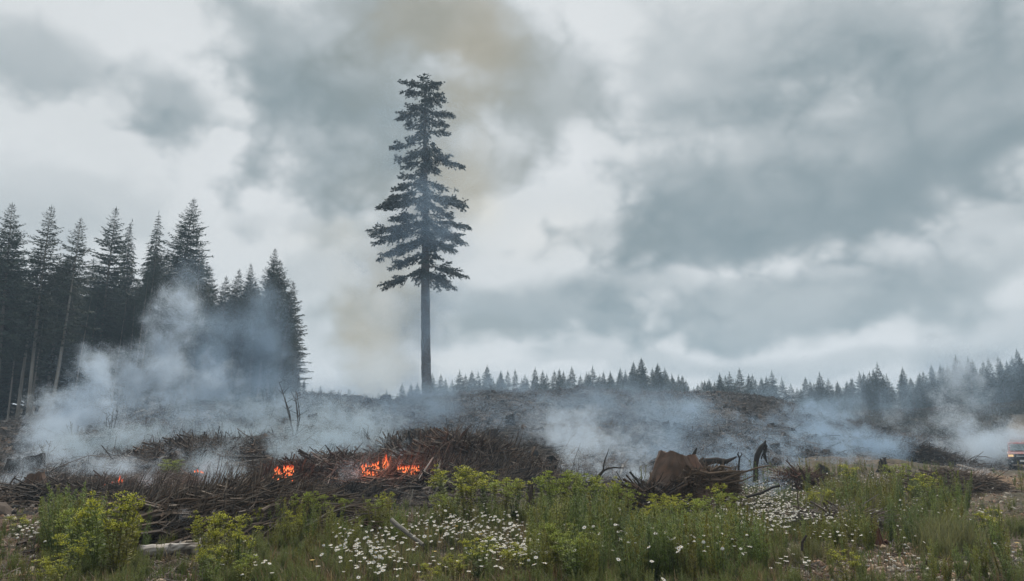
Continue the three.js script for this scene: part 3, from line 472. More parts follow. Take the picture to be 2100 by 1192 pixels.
// a heap of branches: sticks by the hundred plus boughs one can tell apart
function heap(label, u, v, wide, deep, high, o) {
  const rng = rngOf(o.seed), p = hit(u, v), g = thing('slash_pile', label, 'slash pile', p), f = -Math.atan2(p.x, -p.z), lists = [[], [], [], []];
  const X = V(Math.cos(f), 0, -Math.sin(f)), Z = V(Math.sin(f), 0, Math.cos(f));
  const place = (a, b, up) => { const x = p.x + X.x * a + Z.x * b, z = p.z + X.z * a + Z.z * b; return V(x - p.x, groundH(x, z) - p.y + up, z - p.z); };
  const shape = (a, b) => Math.max(0, 1 - Math.pow(a / wide, 2) - Math.pow(b / deep, 2)) * (0.8 + 0.5 * n3(a * 0.8 + o.seed, b * 0.8, 2));
  for (let i = 0; i < o.n; i++) {
    const a = gauss(rng) * wide * 0.42, b = gauss(rng) * deep * 0.42, hgt = shape(a, b) * high * (rng() < 0.6 ? Math.sqrt(rng()) : 0.9 + 0.15 * rng());
    const L = between(rng, 0.4, 1.7) * (o.len ?? 1), th = between(rng, 0.7, 1.8) * (o.thick ?? 1), k = between(rng, 0.5, 1.4), c = (o.cols ?? DRY)[Math.floor(Math.pow(rng(), 1.2) * (o.cols ?? DRY).length)];
    lists[Math.floor(rng() * 4)].push([place(a, b, hgt), [between(rng, -0.4, 0.4), f + (o.turn ?? 0) + gauss(rng) * (o.mess ?? 0.5), gauss(rng) * (o.pitch ?? 0.25) + (o.lean ?? 0)], [L, th, th], [c[0] * k, c[1] * k, c[2] * k]]);
  }
  lists.forEach((l, k) => instanced('sticks', stickGeos[k], DEBRIS, l, g));
  for (let i = 0; i < (o.boughs ?? 10); i++) { // the ones that stand out
    const m = new MB(), a = gauss(rng) * wide * 0.45, b = Math.abs(gauss(rng)) * deep * 0.4, q = place(a, b, shape(a, b) * high + 0.04), t = (o.turn ?? 0) + f + gauss(rng) * (o.mess ?? 0.5) * 1.3, L = between(rng, 0.8, 2.2) * (o.len ?? 1), e = gauss(rng) * 0.16 + (o.lean ?? 0), pts = [];
    for (let s = 0; s <= 6; s++) { const w = s / 6 - 0.5; pts.push(V(q.x + Math.cos(t) * w * L + between(rng, -0.04, 0.04), Math.max(q.y + Math.sin(e) * w * L + between(rng, -0.04, 0.05) - w * w * 0.3, place(a, b, 0).y - 0.02), q.z - Math.sin(t) * w * L + between(rng, -0.04, 0.04))); }
    const base = DRY[[0, 2, 4, 0, 1][i % 5]], R = between(rng, 0.018, 0.045) * (o.thick ?? 1);
    m.tube(pts, pts.map((_, s) => R * (1 - s / 8)), 6, () => tint(rng, base, 0.3), 0.12, rng);
    for (let k = 0; k < 3; k++) { const s = pts[1 + Math.floor(rng() * 5)], w = rng() * 6.28, l = between(rng, 0.15, 0.5); m.tube([s, V(s.x + Math.cos(w) * l, s.y + between(rng, 0, 0.5) * l, s.z + Math.sin(w) * l)], [R * 0.4, R * 0.12], 4, base, 0, null, false); }
    part(g, 'branch', m.geo(), MAT.wood);
  }
  return g;
}
heap('long low pile of brown branches in front of the left burn', 470, 1085, 3.0, 1.5, 0.75, { seed: 1, n: 2000, turn: 0.12, mess: 0.42, pitch: 0.15, lean: 0.14, boughs: 40, len: 1.1, thick: 1.25, cols: [DRY[0], DRY[1], DRY[4], DRY[3], DRY[0], DRY[2]] });
heap('wide dark branch pile right of the tallest flame', 945, 1003, 5.6, 2.6, 0.6, { seed: 2, n: 2900, turn: -0.1, mess: 0.75, pitch: 0.2, boughs: 34, len: 1.35, thick: 1.7, cols: [DRY[3], DRY[1], DRY[4], DRY[0], DRY[2], DRY[3]] });
heap('bristling upright heap of roots and twigs below the left centre fire', 588, 1010, 1.6, 1.2, 0.85, { seed: 3, n: 1100, turn: 0.8, mess: 1.2, pitch: 0.7, boughs: 10, cols: [DRY[1], DRY[4], DRY[3], DRY[0]] });
heap('grey tangled brush pile between the two groups of flames', 690, 985, 3.0, 1.8, 0.9, { seed: 4, n: 1500, turn: 0.2, mess: 0.9, pitch: 0.35, boughs: 10, len: 1.1, thick: 1.2, cols: [DRY[3], DRY[1], DRY[0], DRY[5]] });
heap('tall brown brush heap behind the tallest flame', 862, 935, 3.4, 3.0, 0.7, { seed: 5, n: 1500, turn: 0.4, mess: 1.2, pitch: 0.6, boughs: 14, len: 1.5, thick: 1.9, cols: [DRY[4], DRY[1], DRY[0], DRY[3], DRY[2]] });
heap('brown brush mound against the leaning log', 962, 950, 3.4, 2.6, 0.75, { seed: 6, n: 1400, turn: -0.3, mess: 1.0, pitch: 0.5, boughs: 14, len: 1.5, thick: 1.9, cols: [DRY[4], DRY[1], DRY[0], DRY[3], DRY[2]] });
heap('dark heap of charred branches at the left edge of the middle pile', 720, 1035, 1.5, 1.0, 0.4, { seed: 7, n: 900, mess: 0.9, pitch: 0.25, boughs: 8, cols: [DRY[3], DRY[3], DRY[1]] });
heap('brown brush strip running up the slope through the left smoke', 420, 935, 3.4, 5.5, 0.35, { seed: 8, n: 1500, turn: 0.9, mess: 0.7, pitch: 0.3, boughs: 4, len: 1.6, thick: 1.7, cols: [DRY[4], DRY[1], DRY[0], DRY[3]] });
heap('tangle of grey branches around the left flame', 250, 1015, 4.5, 2.0, 0.4, { seed: 9, n: 1900, turn: 0.1, mess: 0.7, pitch: 0.2, boughs: 16, len: 1.15, cols: [DRY[0], DRY[1], DRY[2], DRY[5]] });
heap('low drift of dark sticks below the left stumps', 185, 1035, 2.4, 1.5, 0.35, { seed: 10, n: 1300, turn: 0.35, mess: 0.5, pitch: 0.15, boughs: 10, cols: [DRY[3], DRY[1], DRY[0]] });
heap('reddish brown root heap among daisies right of the big stump', 1648, 1000, 1.0, 0.7, 0.4, { seed: 11, n: 380, mess: 1.0, pitch: 0.45, boughs: 6, cols: [[0.10, 0.045, 0.028], DRY[4], DRY[0]] });
heap('pale bleached twigs heaped in the daisies at right', 1725, 1085, 1.0, 0.6, 0.25, { seed: 12, n: 260, mess: 0.6, pitch: 0.3, boughs: 12, cols: [DRY[5], DRY[2], DRY[0]] });
heap('brown branch tangle against the left side of the gravel mound', 1955, 1010, 1.8, 0.9, 0.6, { seed: 13, n: 900, mess: 0.7, pitch: 0.25, boughs: 8, cols: [DRY[0], DRY[4], DRY[2]] });
heap('dark knot of roots left of the yellow weeds beside the big stump', 1335, 1055, 0.9, 0.7, 0.55, { seed: 14, n: 650, mess: 1.2, pitch: 0.6, boughs: 5, cols: [DRY[1], DRY[4], DRY[3]] });
heap('smoking brush on the right foot of the burnt hill', 1880, 945, 4.0, 2.0, 0.9, { seed: 15, n: 1300, turn: -0.3, mess: 0.7, pitch: 0.2, boughs: 4, len: 1.4, thick: 1.6, cols: [DRY[3], DRY[1], DRY[0]] });

// ---------------------------------------------------------------- stumps, logs, snags
function stump(label, u, v, R, h, o = {}) { // v: where it meets the ground
  const rng = rngOf(o.seed ?? 7), p = o.at ?? hit(u, v), g = thing(o.name ?? 'tree_stump', label, 'stump', p, o.turn ?? 0), bark = new MB(), N = 40, K = 12, rings = [], ph = rng() * 6;
  const col = o.color ?? [0.03, 0.027, 0.025], lob = o.lobes ?? 5;
  for (let k = 0; k <= K; k++) {
    const t = k / K, ring = [];
    for (let j = 0; j < N; j++) {
      const a = j / N * Math.PI * 2, flare = (o.flare ?? 0.6) * Math.pow(1 - t, o.curve ?? 2.2) * (1 + 0.55 * Math.cos(a * lob + ph) + 0.3 * Math.cos(a * 3 + ph * 2));
      const ridge = n3(Math.cos(a) * 5 + 9, t * 1.4 + (o.seed ?? 0), Math.sin(a) * 5) * 0.10 + n3(Math.cos(a) * 14, t * 2.5, Math.sin(a) * 14) * 0.06, q = R * (1 + flare + ridge) * (1 - (o.taper ?? 0.1) * t) * (1 - (o.round ?? 0.03) * smoothstep(t, 0.74, 1) ** 2);
      const top = h * (1 + (o.slant ?? 0.1) * Math.cos(a - (o.slantTo ?? 0)) + n3(Math.cos(a) * 2.5, (o.seed ?? 0), Math.sin(a) * 2.5) * (o.ragged ?? 0.12));
      ring.push(bark.v(Math.cos(a) * q + (o.lean ?? 0) * t * h, -0.25 + (top + 0.25) * t, Math.sin(a) * q, tint(rng, col, 0.35)));
    }
    rings.push(ring);
  }
  for (let k = 0; k < K; k++) for (let j = 0; j < N; j++) { const a = rings[k][j], b = rings[k][(j + 1) % N], c = rings[k + 1][j], d = rings[k + 1][(j + 1) % N]; bark.tri(a, c, b); bark.tri(b, c, d); }
  part(g, 'bark', bark.geo(), MAT.bark);
  const cut = new MB(), last = rings[K].map((i) => [bark.p[i * 3], bark.p[i * 3 + 1], bark.p[i * 3 + 2]]), cx = last.reduce((s, q) => s + q[0], 0) / N, cy = last.reduce((s, q) => s + q[1], 0) / N, cz = last.reduce((s, q) => s + q[2], 0) / N;
  let prev = last.map((q) => cut.v(q[0] * 0.985 + cx * 0.015, q[1] - 0.012, q[2] * 0.985 + cz * 0.015, tint(rng, o.top ?? col, 0.3)));
  for (let k = 1; k <= 3; k++) { const f = 1 - k / 3.2, cur = last.map((q) => cut.v(cx + (q[0] - cx) * f, cy + (q[1] - cy) * f + between(rng, -0.03, 0.03) * (o.rough ?? 1) * R, cz + (q[2] - cz) * f, tint(rng, o.top ?? col, 0.3))); for (let j = 0; j < N; j++) { const a = prev[j], b = prev[(j + 1) % N], c = cur[j], d = cur[(j + 1) % N]; cut.tri(a, c, b); cut.tri(b, c, d); } prev = cur; }
  const mid = cut.v(cx, cy, cz, o.top ?? col); for (let j = 0; j < N; j++) cut.tri(prev[j], mid, prev[(j + 1) % N]);
  part(g, 'cut_face', cut.geo(), MAT.wood);
  for (let k = 0; k < (o.roots ?? 5); k++) {
    const a = k / (o.roots ?? 5) * 6.28 + rng(), m = new MB(), pts = [], L = R * between(rng, 0.9, 1.9); let w = a;
    for (let s = 0; s <= 6; s++) { const d = R * 0.85 + L * s / 6; w += between(rng, -0.12, 0.12); pts.push(V(Math.cos(w) * d, Math.max(-0.3, 0.22 * h * (1 - s / 4) - 0.04 * s), Math.sin(w) * d)); }
    m.tube(pts, pts.map((_, s) => R * 0.17 * (1 - s / 7.5)), 7, () => tint(rng, col, 0.3), 0.15, rng); part(g, 'root', m.geo(true), MAT.bark);
  }
  return g;
}
function rod(parent, name, pts, radii, color, sides = 8, rough = 0.12, seed = 1) { const r = rngOf(seed), m = new MB(); m.tube(pts, radii, sides, () => tint(r, color, 0.28), rough, r); return part(parent, name, m.geo(sides > 5), MAT.wood); }
// turns pixel positions at one distance into points of a thing that stands at p
const traced = (p, list, depth, dz = []) => list.map(([u, v], i) => at(u, v, depth + (dz[i] ?? 0)).sub(p));

{ // the big weathered stump with its mat of roots
  const D = 20.5, p = onGroundAt(1392, D, 0, 1000), rng = rngOf(51), topY = at(1385, 930, D).y - p.y;
  const g = thing('big_stump', 'big weathered brown stump with a mat of roots behind yellow weeds', 'stump', p);
  const sh = stump('x', 0, 0, 0.68, topY * 0.96, { at: p, seed: 21, color: [0.088, 0.054, 0.037], top: [0.16, 0.115, 0.09], round: 0.16, flare: 0.95, taper: 0.30, curve: 1.25, slant: 0.10, slantTo: 2.6, ragged: 0.10, roots: 0, lobes: 4, lean: -0.06 });
  scene.remove(sh); for (const c of [...sh.children]) g.add(c);
  used.set('tree_stump', 0);
  { // smooth reddish torn face on the right
    const m = new MB(), N = 8, grid = [];
    for (let i = 0; i <= N; i++) for (let j = 0; j <= N; j++) { const a = -0.55 + 1.35 * i / N, t = j / N, y = topY * (0.99 - 0.62 * t), R = 0.47 + 0.46 * Math.pow(t, 1.25) + 0.05 * n3(i * 0.6, j * 0.5, 4) - 0.10 * Math.pow(i / N * 2 - 1, 2); grid.push(m.v(Math.cos(a) * R - 0.05 * (1 - t), y - 0.05 * Math.abs(a), Math.sin(a + 0.55) * R * 0.9 + 0.02, tint(rng, [0.155, 0.088, 0.062], 0.3))); }
    for (let i = 0; i < N; i++) for (let j = 0; j < N; j++) { const a = grid[i * (N + 1) + j], b = grid[i * (N + 1) + j + 1], c = grid[(i + 1) * (N + 1) + j], d = grid[(i + 1) * (N + 1) + j + 1]; m.tri(a, b, c); m.tri(b, d, c); }
    part(g, 'torn_wood', m.geo(true), MAT.wood);
  }
  const roots = [[[1400, 965], [1440, 985], [1480, 985], [1520, 970], [1560, 958], [1580, 955], [1592, 968]], [[1410, 975], [1450, 990], [1490, 992], [1525, 985], [1548, 975]], [[1400, 985], [1440, 998], [1475, 1003], [1500, 1010]], [[1425, 965], [1455, 972], [1490, 968], [1530, 966]], [[1362, 975], [1345, 995], [1322, 1018], [1300, 1042]], [[1375, 990], [1350, 1010], [1330, 1030]], [[1390, 995], [1400, 1010], [1420, 1022]], [[1440, 980], [1460, 966], [1478, 956], [1500, 960]], [[1405, 990], [1430, 1008], [1450, 1020]]];
  roots.forEach((l, i) => rod(g, 'root', traced(p, l, D, l.map((_, k) => -0.55 + (i % 3) * 0.35 - k * 0.05)), l.map((_, k) => (i < 4 ? 0.04 : 0.055) * (1 - k / (l.length + 0.6))), [0.12, 0.083, 0.056], 7, 0.2, i + 3));
  const list = [[], [], [], []];
  for (let i = 0; i < 1300; i++) { const a = between(rng, -0.9, 1.9), s = Math.pow(rng(), 0.7), w = between(rng, 0, 1); list[Math.floor(rng() * 4)].push([V(-0.15 + 1.55 * w, between(rng, 0.02, 1) * topY * (w < 0.35 ? lerp(0.40, 0.60, w / 0.35) : lerp(0.64, 0.58, w)), 0.72 - 0.5 * w * w + between(rng, -0.55, 0.1)), [a, gauss(rng) * 0.6 + 0.2, gauss(rng) * 0.5], [between(rng, 0.25, 0.8), between(rng, 0.9, 2.0), between(rng, 0.9, 2.0)], tint(rng, [0.12, 0.083, 0.056], 0.5)]); }
  list.forEach((l, k) => instanced('root_mat', stickGeos[k], DEBRIS, l, g));
}
{ // charred roots behind it
  const D = 24, p = onGroundAt(1460, D, 0, 1000), g = thing('charred_log', 'charred crooked log with upturned end behind the big stump', 'log', p);
  rod(g, 'log', traced(p, [[1405, 985], [1425, 965], [1450, 948], [1470, 944], [1490, 947], [1503, 941], [1511, 937]], D), [0.15, 0.14, 0.12, 0.10, 0.08, 0.045, 0.02], [0.032, 0.028, 0.026], 10, 0.18, 5);
  rod(g, 'branch_stub', traced(p, [[1416, 962], [1418, 945], [1424, 930], [1429, 919]], D), [0.10, 0.08, 0.06, 0.02], [0.03, 0.027, 0.025], 8, 0.18, 6);
  rod(g, 'branch_stub', traced(p, [[1432, 958], [1438, 946], [1444, 939]], D), [0.10, 0.07, 0.03], [0.035, 0.03, 0.028], 7, 0.2, 7);
  rod(g, 'branch_stub', traced(p, [[1483, 948], [1481, 958], [1485, 966]], D), [0.09, 0.06, 0.03], [0.03, 0.027, 0.025], 7, 0.2, 8);
}
{
  const D = 30, p = onGroundAt(1554, D, 0, 985), g = thing('bent_snag', 'charred snag bent over like a hook right of the big stump', 'snag', p);
  rod(g, 'stem', traced(p, [[1550, 990], [1550, 955], [1553, 935], [1560, 920], [1568, 910], [1571, 903]], D), [0.10, 0.09, 0.10, 0.09, 0.06, 0.012], [0.03, 0.027, 0.025], 9, 0.2, 9);
  rod(g, 'hanging_branch', traced(p, [[1567, 909], [1572, 915], [1570, 926], [1563, 935], [1561, 943]], D), [0.06, 0.05, 0.045, 0.03, 0.012], [0.03, 0.027, 0.025], 7, 0.2, 10);
  for (let k = 0; k < 7; k++) rod(g, 'twig', traced(p, [[1566 + k % 3 * 2, 918 + k * 3], [1567 + k, 930 + k * 3], [1565 + k * 1.5, 938 + k * 2.4]], D), [0.03, 0.02, 0.005], [0.03, 0.027, 0.025], 5, 0, 11 + k);
  const q = onGroundAt(1516, 31, 0, 985), h = thing('thin_snag', 'short thin burnt stem between the crooked log and the hooked snag', 'snag', q);
  rod(h, 'stem', traced(q, [[1515, 985], [1515, 955], [1517, 940], [1513, 932], [1515, 927]], 31), [0.045, 0.04, 0.04, 0.03, 0.01], [0.028, 0.025, 0.024], 7, 0.2, 22);
  rod(h, 'twig', traced(q, [[1517, 940], [1521, 933], [1520, 928]], 31), [0.03, 0.02, 0.008], [0.028, 0.025, 0.024], 5, 0.2, 23);
}
{ // leafless sapling
  const D = 19, p = onGroundAt(1214, D, 0, 1020), g = thing('dead_sapling', 'leafless dark sapling with one upright and one arching branch', 'dead sapling', p);
  rod(g, 'stem', traced(p, [[1212, 1040], [1217, 1000], [1222, 985], [1230, 974], [1237, 966]], D), [0.055, 0.05, 0.045, 0.038, 0.03], [0.04, 0.034, 0.028], 7, 0.15, 31);
  rod(g, 'branch', traced(p, [[1237, 966], [1238, 955], [1241, 942], [1246, 930], [1249, 919]], D), [0.024, 0.018, 0.016, 0.012, 0.005], [0.04, 0.034, 0.028], 6, 0.1, 32);
  rod(g, 'branch', traced(p, [[1237, 966], [1247, 961], [1260, 959], [1272, 960], [1280, 960]], D), [0.03, 0.026, 0.022, 0.018, 0.012], [0.04, 0.034, 0.028], 6, 0.1, 33);
  for (let k = 0; k < 6; k++) rod(g, 'twig', traced(p, [[1221 - k, 990 + k * 4], [1216 - k * 3 + (k % 2) * 22, 980 + k * 2], [1214 - k * 3 + (k % 2) * 26, 970 + k * 4]], D), [0.014, 0.009, 0.003], [0.05, 0.04, 0.032], 4, 0, 34 + k);
}
stump('broad charred stump in thin smoke at the left edge', 66, 968, 0.5, 0.75, { seed: 3, flare: 0.35, ragged: 0.2, slant: 0.15, slantTo: 0 });
stump('lower charred stump just left of the broad one', 26, 968, 0.36, 0.6, { seed: 4, flare: 0.3, ragged: 0.25 });
stump('small charred stump in the smoke above the broad one', 50, 925, 0.36, 0.8, { seed: 5, flare: 0.25, ragged: 0.25, taper: 0.3 });
stump('rust brown stump with burnt black rim at the left edge', 68, 1012, 0.40, 0.52, { seed: 6, flare: 0.7, taper: 0.5, color: [0.085, 0.05, 0.033], top: [0.03, 0.024, 0.02], ragged: 0.25, roots: 6 });
stump('small black stump right of the wide branch pile', 1131, 978, 0.24, 0.42, { seed: 8, flare: 0.3, roots: 3 });
stump('low black stump behind the daisies right of the hooked snag', 1690, 975, 0.36, 0.42, { seed: 9, flare: 0.9, taper: 0.45, slant: 0.25, slantTo: 3.3, roots: 6 });
stump('torn dark stump with a curved root above it near the right weeds', 1812, 966, 0.27, 0.5, { seed: 10, flare: 0.7, ragged: 0.5, taper: 0.4 });
stump('black stump in the smoke halfway up the right slope', 1590, 928, 0.32, 0.5, { seed: 12, flare: 0.4 });
stump('black stump high on the slope left of the right smoke', 1545, 868, 0.4, 0.6, { seed: 13, flare: 0.4 });
stump('small burnt stump halfway up the slope above the big stump', 1366, 888, 0.28, 0.75, { seed: 14, flare: 0.3 });
stump('burnt stump in the middle of the grey slope', 1046, 873, 0.38, 0.8, { seed: 15, flare: 0.3 });
stump('small black stump in front of the middle brush mound', 1010, 900, 0.36, 0.6, { seed: 16, flare: 0.3 });
stump('rusty torn stump chunk standing among the daisies at lower right', 1796, 1118, 0.19, 0.36, { seed: 17, flare: 0.4, taper: 0.75, color: [0.10, 0.044, 0.024], top: [0.10, 0.05, 0.03], ragged: 0.6, roots: 3 });
stump('dark splintered stump between two clumps of yellow weeds', 1088, 1058, 0.14, 0.62, { seed: 18, flare: 0.7, taper: 0.5, color: [0.05, 0.036, 0.027], ragged: 0.6, roots: 5 });
stump('dark stump on the crest left of the lone tree', 790, 830, 0.6, 0.9, { seed: 19, flare: 0.5, ragged: 0.3 });
stump('burnt stump in the smoke above the left flame', 200, 918, 0.42, 0.55, { seed: 20, flare: 0.4 });
stump('burnt stump on the slope behind the left centre fire', 640, 870, 0.38, 0.7, { seed: 23, flare: 0.4 });
stump('black stump on the far right foot of the burnt hill', 1868, 912, 0.45, 0.6, { seed: 24, flare: 0.4 });

function logOf(label, pts2, R, color, o = {}) { // pts2: pixels where its axis lies, on the ground unless a distance is given
  const P = pts2.map(([u, v, d, up]) => (d ? at(u, v, d) : hit(u, v).add(V(0, (up ?? R * 0.5), 0)))), p = P[0].clone(), rng = rngOf(o.seed ?? 3), fine = [], rad = [];
  const n = 5; for (let k = 0; k + 1 < P.length; k++) for (let j = 0; j < n; j++) fine.push(P[k].clone().lerp(P[k + 1], j / n).sub(p).add(V(0, between(rng, -0.1, 0.1) * R, between(rng, -0.1, 0.1) * R)));
  fine.push(P[P.length - 1].clone().sub(p)); for (let k = 0; k < fine.length; k++) rad.push(R * (1 - (o.taper ?? 0.2) * k / fine.length));
  const g = thing(o.name ?? 'fallen_log', label, o.cat ?? 'log', p, 0, o.group), m = new MB(); m.tube(fine, rad, o.sides ?? 12, () => tint(rng, rng() < (o.peel ?? 0) ? [0.07, 0.055, 0.045] : color, 0.25), o.rough ?? 0.10, rng);
  part(g, o.part ?? 'trunk', m.geo(), MAT.wood);
  for (let k = 0; k < (o.stubs ?? 3); k++) { const q = fine[1 + Math.floor(rng() * (fine.length - 2))], a = rng() * 6.28, L = R * between(rng, 1.2, 4); rod(g, 'branch_stub', [q, V(q.x + Math.cos(a) * L * 0.5, q.y + L * between(rng, 0.3, 0.9), q.z + Math.sin(a) * L * 0.5)], [R * 0.3, R * 0.12], color, 5, 0.1, k + 40); }
  return g;
}
logOf('bleached log with flaking bark lying in front of the left weeds', [[281, 1150, 0, 0.13], [350, 1146, 0, 0.13], [408, 1145, 0, 0.13]], 0.10, [0.34, 0.31, 0.28], { peel: 0.22, seed: 2, taper: 0.1 });
logOf('grey weathered log end below the left branch pile', [[300, 1102, 0, 0.12], [360, 1106, 0, 0.12], [418, 1111, 0, 0.12]], 0.10, [0.24, 0.215, 0.19], { peel: 0.3, seed: 4 });
logOf('grey leaning stick propped in the weeds left of the daisies', [[803, 1067, 12.6], [838, 1096, 12.2], [868, 1118, 11.9]], 0.04, [0.15, 0.14, 0.12], { seed: 5, taper: 0.3, stubs: 1, name: 'leaning_stick', cat: 'stick' });
logOf('long mottled log leaning down the middle brush mound', [[985, 918, 39], [1015, 942, 36], [1045, 968, 33]], 0.22, [0.12, 0.085, 0.062], { seed: 6, peel: 0.3 });
logOf('thin white birch-like pole lying across the middle pile', [[930, 968, 31], [985, 971, 30], [1040, 977, 29]], 0.055, [0.36, 0.33, 0.30], { seed: 7, peel: 0.15, name: 'pale_pole', cat: 'pole', stubs: 2 });
logOf('pale thin stick slanting up in front of the middle pile', [[858, 985, 26], [872, 963, 26.5], [888, 939, 27]], 0.03, [0.30, 0.27, 0.24], { seed: 8, name: 'pale_stick', cat: 'stick', stubs: 2 });
logOf('pale forked twig standing below the middle pile', [[840, 1035, 21], [845, 1015, 21], [847, 1003, 21]], 0.018, [0.26, 0.23, 0.2], { seed: 9, name: 'pale_stick', cat: 'stick', stubs: 1 });
logOf('short pale stick leaning right of the forked twig', [[885, 1020, 22], [895, 1006, 22], [898, 998, 22]], 0.018, [0.3, 0.27, 0.24], { seed: 10, name: 'pale_stick', cat: 'stick', stubs: 1 });
logOf('brown log lying on the ash between the two groups of flames', [[660, 985, 0, 0.2], [690, 980, 0, 0.3], [715, 975, 0, 0.35]], 0.14, [0.10, 0.085, 0.07], { seed: 11, taper: -0.3 });
logOf('thin straight pole lying left of the left centre fire', [[430, 951, 0, 0.3], [500, 951, 0, 0.3], [552, 951, 0, 0.3]], 0.06, [0.05, 0.042, 0.036], { seed: 12, name: 'dark_pole', cat: 'pole' });
logOf('dead arching branch looping over the ash below the flames', [[640, 1025, 24], [650, 1002, 24], [665, 994, 24], [682, 1000, 24], [697, 1012, 24]], 0.05, [0.06, 0.046, 0.036], { seed: 13, name: 'arching_branch', cat: 'branch', stubs: 3 });
logOf('long grey log lying behind the left weeds', [[212, 1040, 0, 0.08], [260, 1042, 0, 0.08], [292, 1043, 0, 0.08]], 0.075, [0.17, 0.15, 0.13], { seed: 14 });
logOf('brown log below the small white wisp', [[270, 1035, 0, 0.12], [320, 1037, 0, 0.12], [355, 1041, 0, 0.12]], 0.09, [0.07, 0.055, 0.045], { seed: 15 });
logOf('straight brown pole lying in the dirt at the left edge', [[50, 1056, 0, 0.1], [75, 1040, 0, 0.1], [99, 1026, 0, 0.1]], 0.035, [0.12, 0.1, 0.085], { seed: 16, name: 'brown_pole', cat: 'pole' });
logOf('reddish broken branch on the bare dirt at the left edge', [[2, 1090, 0, 0.06], [28, 1085, 0, 0.06], [56, 1078, 0, 0.06]], 0.035, [0.16, 0.10, 0.065], { seed: 17, name: 'broken_branch', cat: 'branch' });
logOf('pole slanting up out of the smoke on the crest', [[1095, 820, 93], [1105, 810, 93], [1113, 802, 93]], 0.10, [0.06, 0.055, 0.05], { seed: 18, name: 'leaning_pole', cat: 'pole', stubs: 0 });
logOf('dark branch pointing right from a mound on the grey slope', [[1470, 872, 70], [1485, 866, 70], [1500, 860, 70]], 0.09, [0.035, 0.03, 0.028], { seed: 19, name: 'dark_branch', cat: 'branch', stubs: 2 });
logOf('pale stick leaning out of the reddish root heap', [[1640, 973, 33], [1650, 982, 33], [1656, 990, 33]], 0.04, [0.34, 0.31, 0.27], { seed: 20, name: 'pale_stick', cat: 'stick', stubs: 0 });
logOf('dark splinter standing up at the right end of the low black stump', [[1744, 978, 44], [1742, 965, 44], [1740, 951, 44]], 0.045, [0.04, 0.034, 0.03], { seed: 21, name: 'dark_splinter', cat: 'stick', stubs: 0 });
logOf('curved root rising like a horn from the torn dark stump', [[1808, 955, 52], [1814, 948, 52], [1813, 941, 52], [1810, 938, 52]], 0.09, [0.04, 0.034, 0.03], { seed: 22, name: 'curved_root', cat: 'root', stubs: 1, taper: 0.7 });
logOf('brown pole lying from the right weeds to the gravel mound', [[1965, 955, 48], [1985, 960, 46], [2004, 966, 44]], 0.09, [0.09, 0.07, 0.05], { seed: 23, name: 'brown_pole', cat: 'pole', stubs: 1 });
logOf('thin dark branch arching over the daisies right of the big stump', [[1530, 1020, 18], [1560, 1012, 18], [1585, 1000, 18], [1600, 996, 18]], 0.03, [0.03, 0.027, 0.024], { seed: 24, name: 'dark_branch', cat: 'branch', stubs: 3 });
logOf('dark branch standing crooked among daisies at lower right', [[1645, 1130, 11.5], [1646, 1112, 11.5], [1654, 1098, 11.5]], 0.018, [0.045, 0.036, 0.03], { seed: 25, name: 'dark_branch', cat: 'branch', stubs: 1 });
logOf('dry stalk rising behind the white daisies right of the big stump', [[1640, 1060, 17], [1637, 1035, 17], [1635, 1005, 17]], 0.014, [0.10, 0.08, 0.055], { seed: 26, name: 'dry_stalk', cat: 'stalk', stubs: 4 });
logOf('pale straight pole lying behind the daisies at far lower left', [[520, 1146, 0, 0.05], [590, 1146, 0, 0.05], [640, 1145, 0, 0.05]], 0.02, [0.16, 0.14, 0.12], { seed: 27, name: 'pale_pole', cat: 'pole' });
logOf('dark stick lying on gravel at the bottom left', [[480, 1185, 0, 0.03], [530, 1183, 0, 0.03], [572, 1187, 0, 0.03]], 0.018, [0.06, 0.05, 0.04], { seed: 28, name: 'dark_stick', cat: 'stick' });
{ // poles and broken tops one can still tell apart on the slope
  const rng = rngOf(1212);
  for (let i = 0; i < 90; i++) {
    const u = between(rng, 60, 1960), az = azOf(u, 900), r = between(rng, interp(burnEdge, az, 1) + 3, interp(crest, az, 2) - 3), p = onGround(Math.sin(az) * r, -Math.cos(az) * r, 0.12), m = new MB(), t = rng() * 3.14, L = between(rng, 1.5, 4.5), pts = [], c = DRY[[0, 2, 3, 1, 5, 3][i % 6]], R = between(rng, 0.05, 0.13);
    if (roadAt(p.x, p.z) > 0.2) continue;
    for (let k = 0; k <= 4; k++) { const w = (k / 4 - 0.5) * L, x = p.x + Math.cos(t) * w, z = p.z + Math.sin(t) * w; pts.push(V(x - p.x, groundH(x, z) - p.y + 0.12 + between(rng, -0.03, 0.12), z - p.z)); }
    m.tube(pts, pts.map((_, k) => R * (1 - k / 6)), 7, () => tint(rng, c, 0.3), 0.12, rng);
    const g = thing('slope_log', u < 620 ? 'log lying on the burnt slope below the left wood' : u < 1100 ? 'log lying on the burnt slope below the lone tree' : u < 1500 ? 'log lying on the smoky slope behind the big stump' : 'log lying on the right shoulder of the burnt hill', 'log', p, 0, u < 620 ? 'logs below the left wood' : u < 1100 ? 'logs below the lone tree' : u < 1500 ? 'logs behind the big stump' : 'logs on the right shoulder');
    part(g, 'trunk', m.geo(), MAT.wood); rod(g, 'branch_stub', [pts[2], V(pts[2].x + between(rng, -0.3, 0.3), pts[2].y + between(rng, 0.2, 0.6), pts[2].z + 0.1)], [R * 0.4, R * 0.15], c, 5, 0.1, i);
  }
}
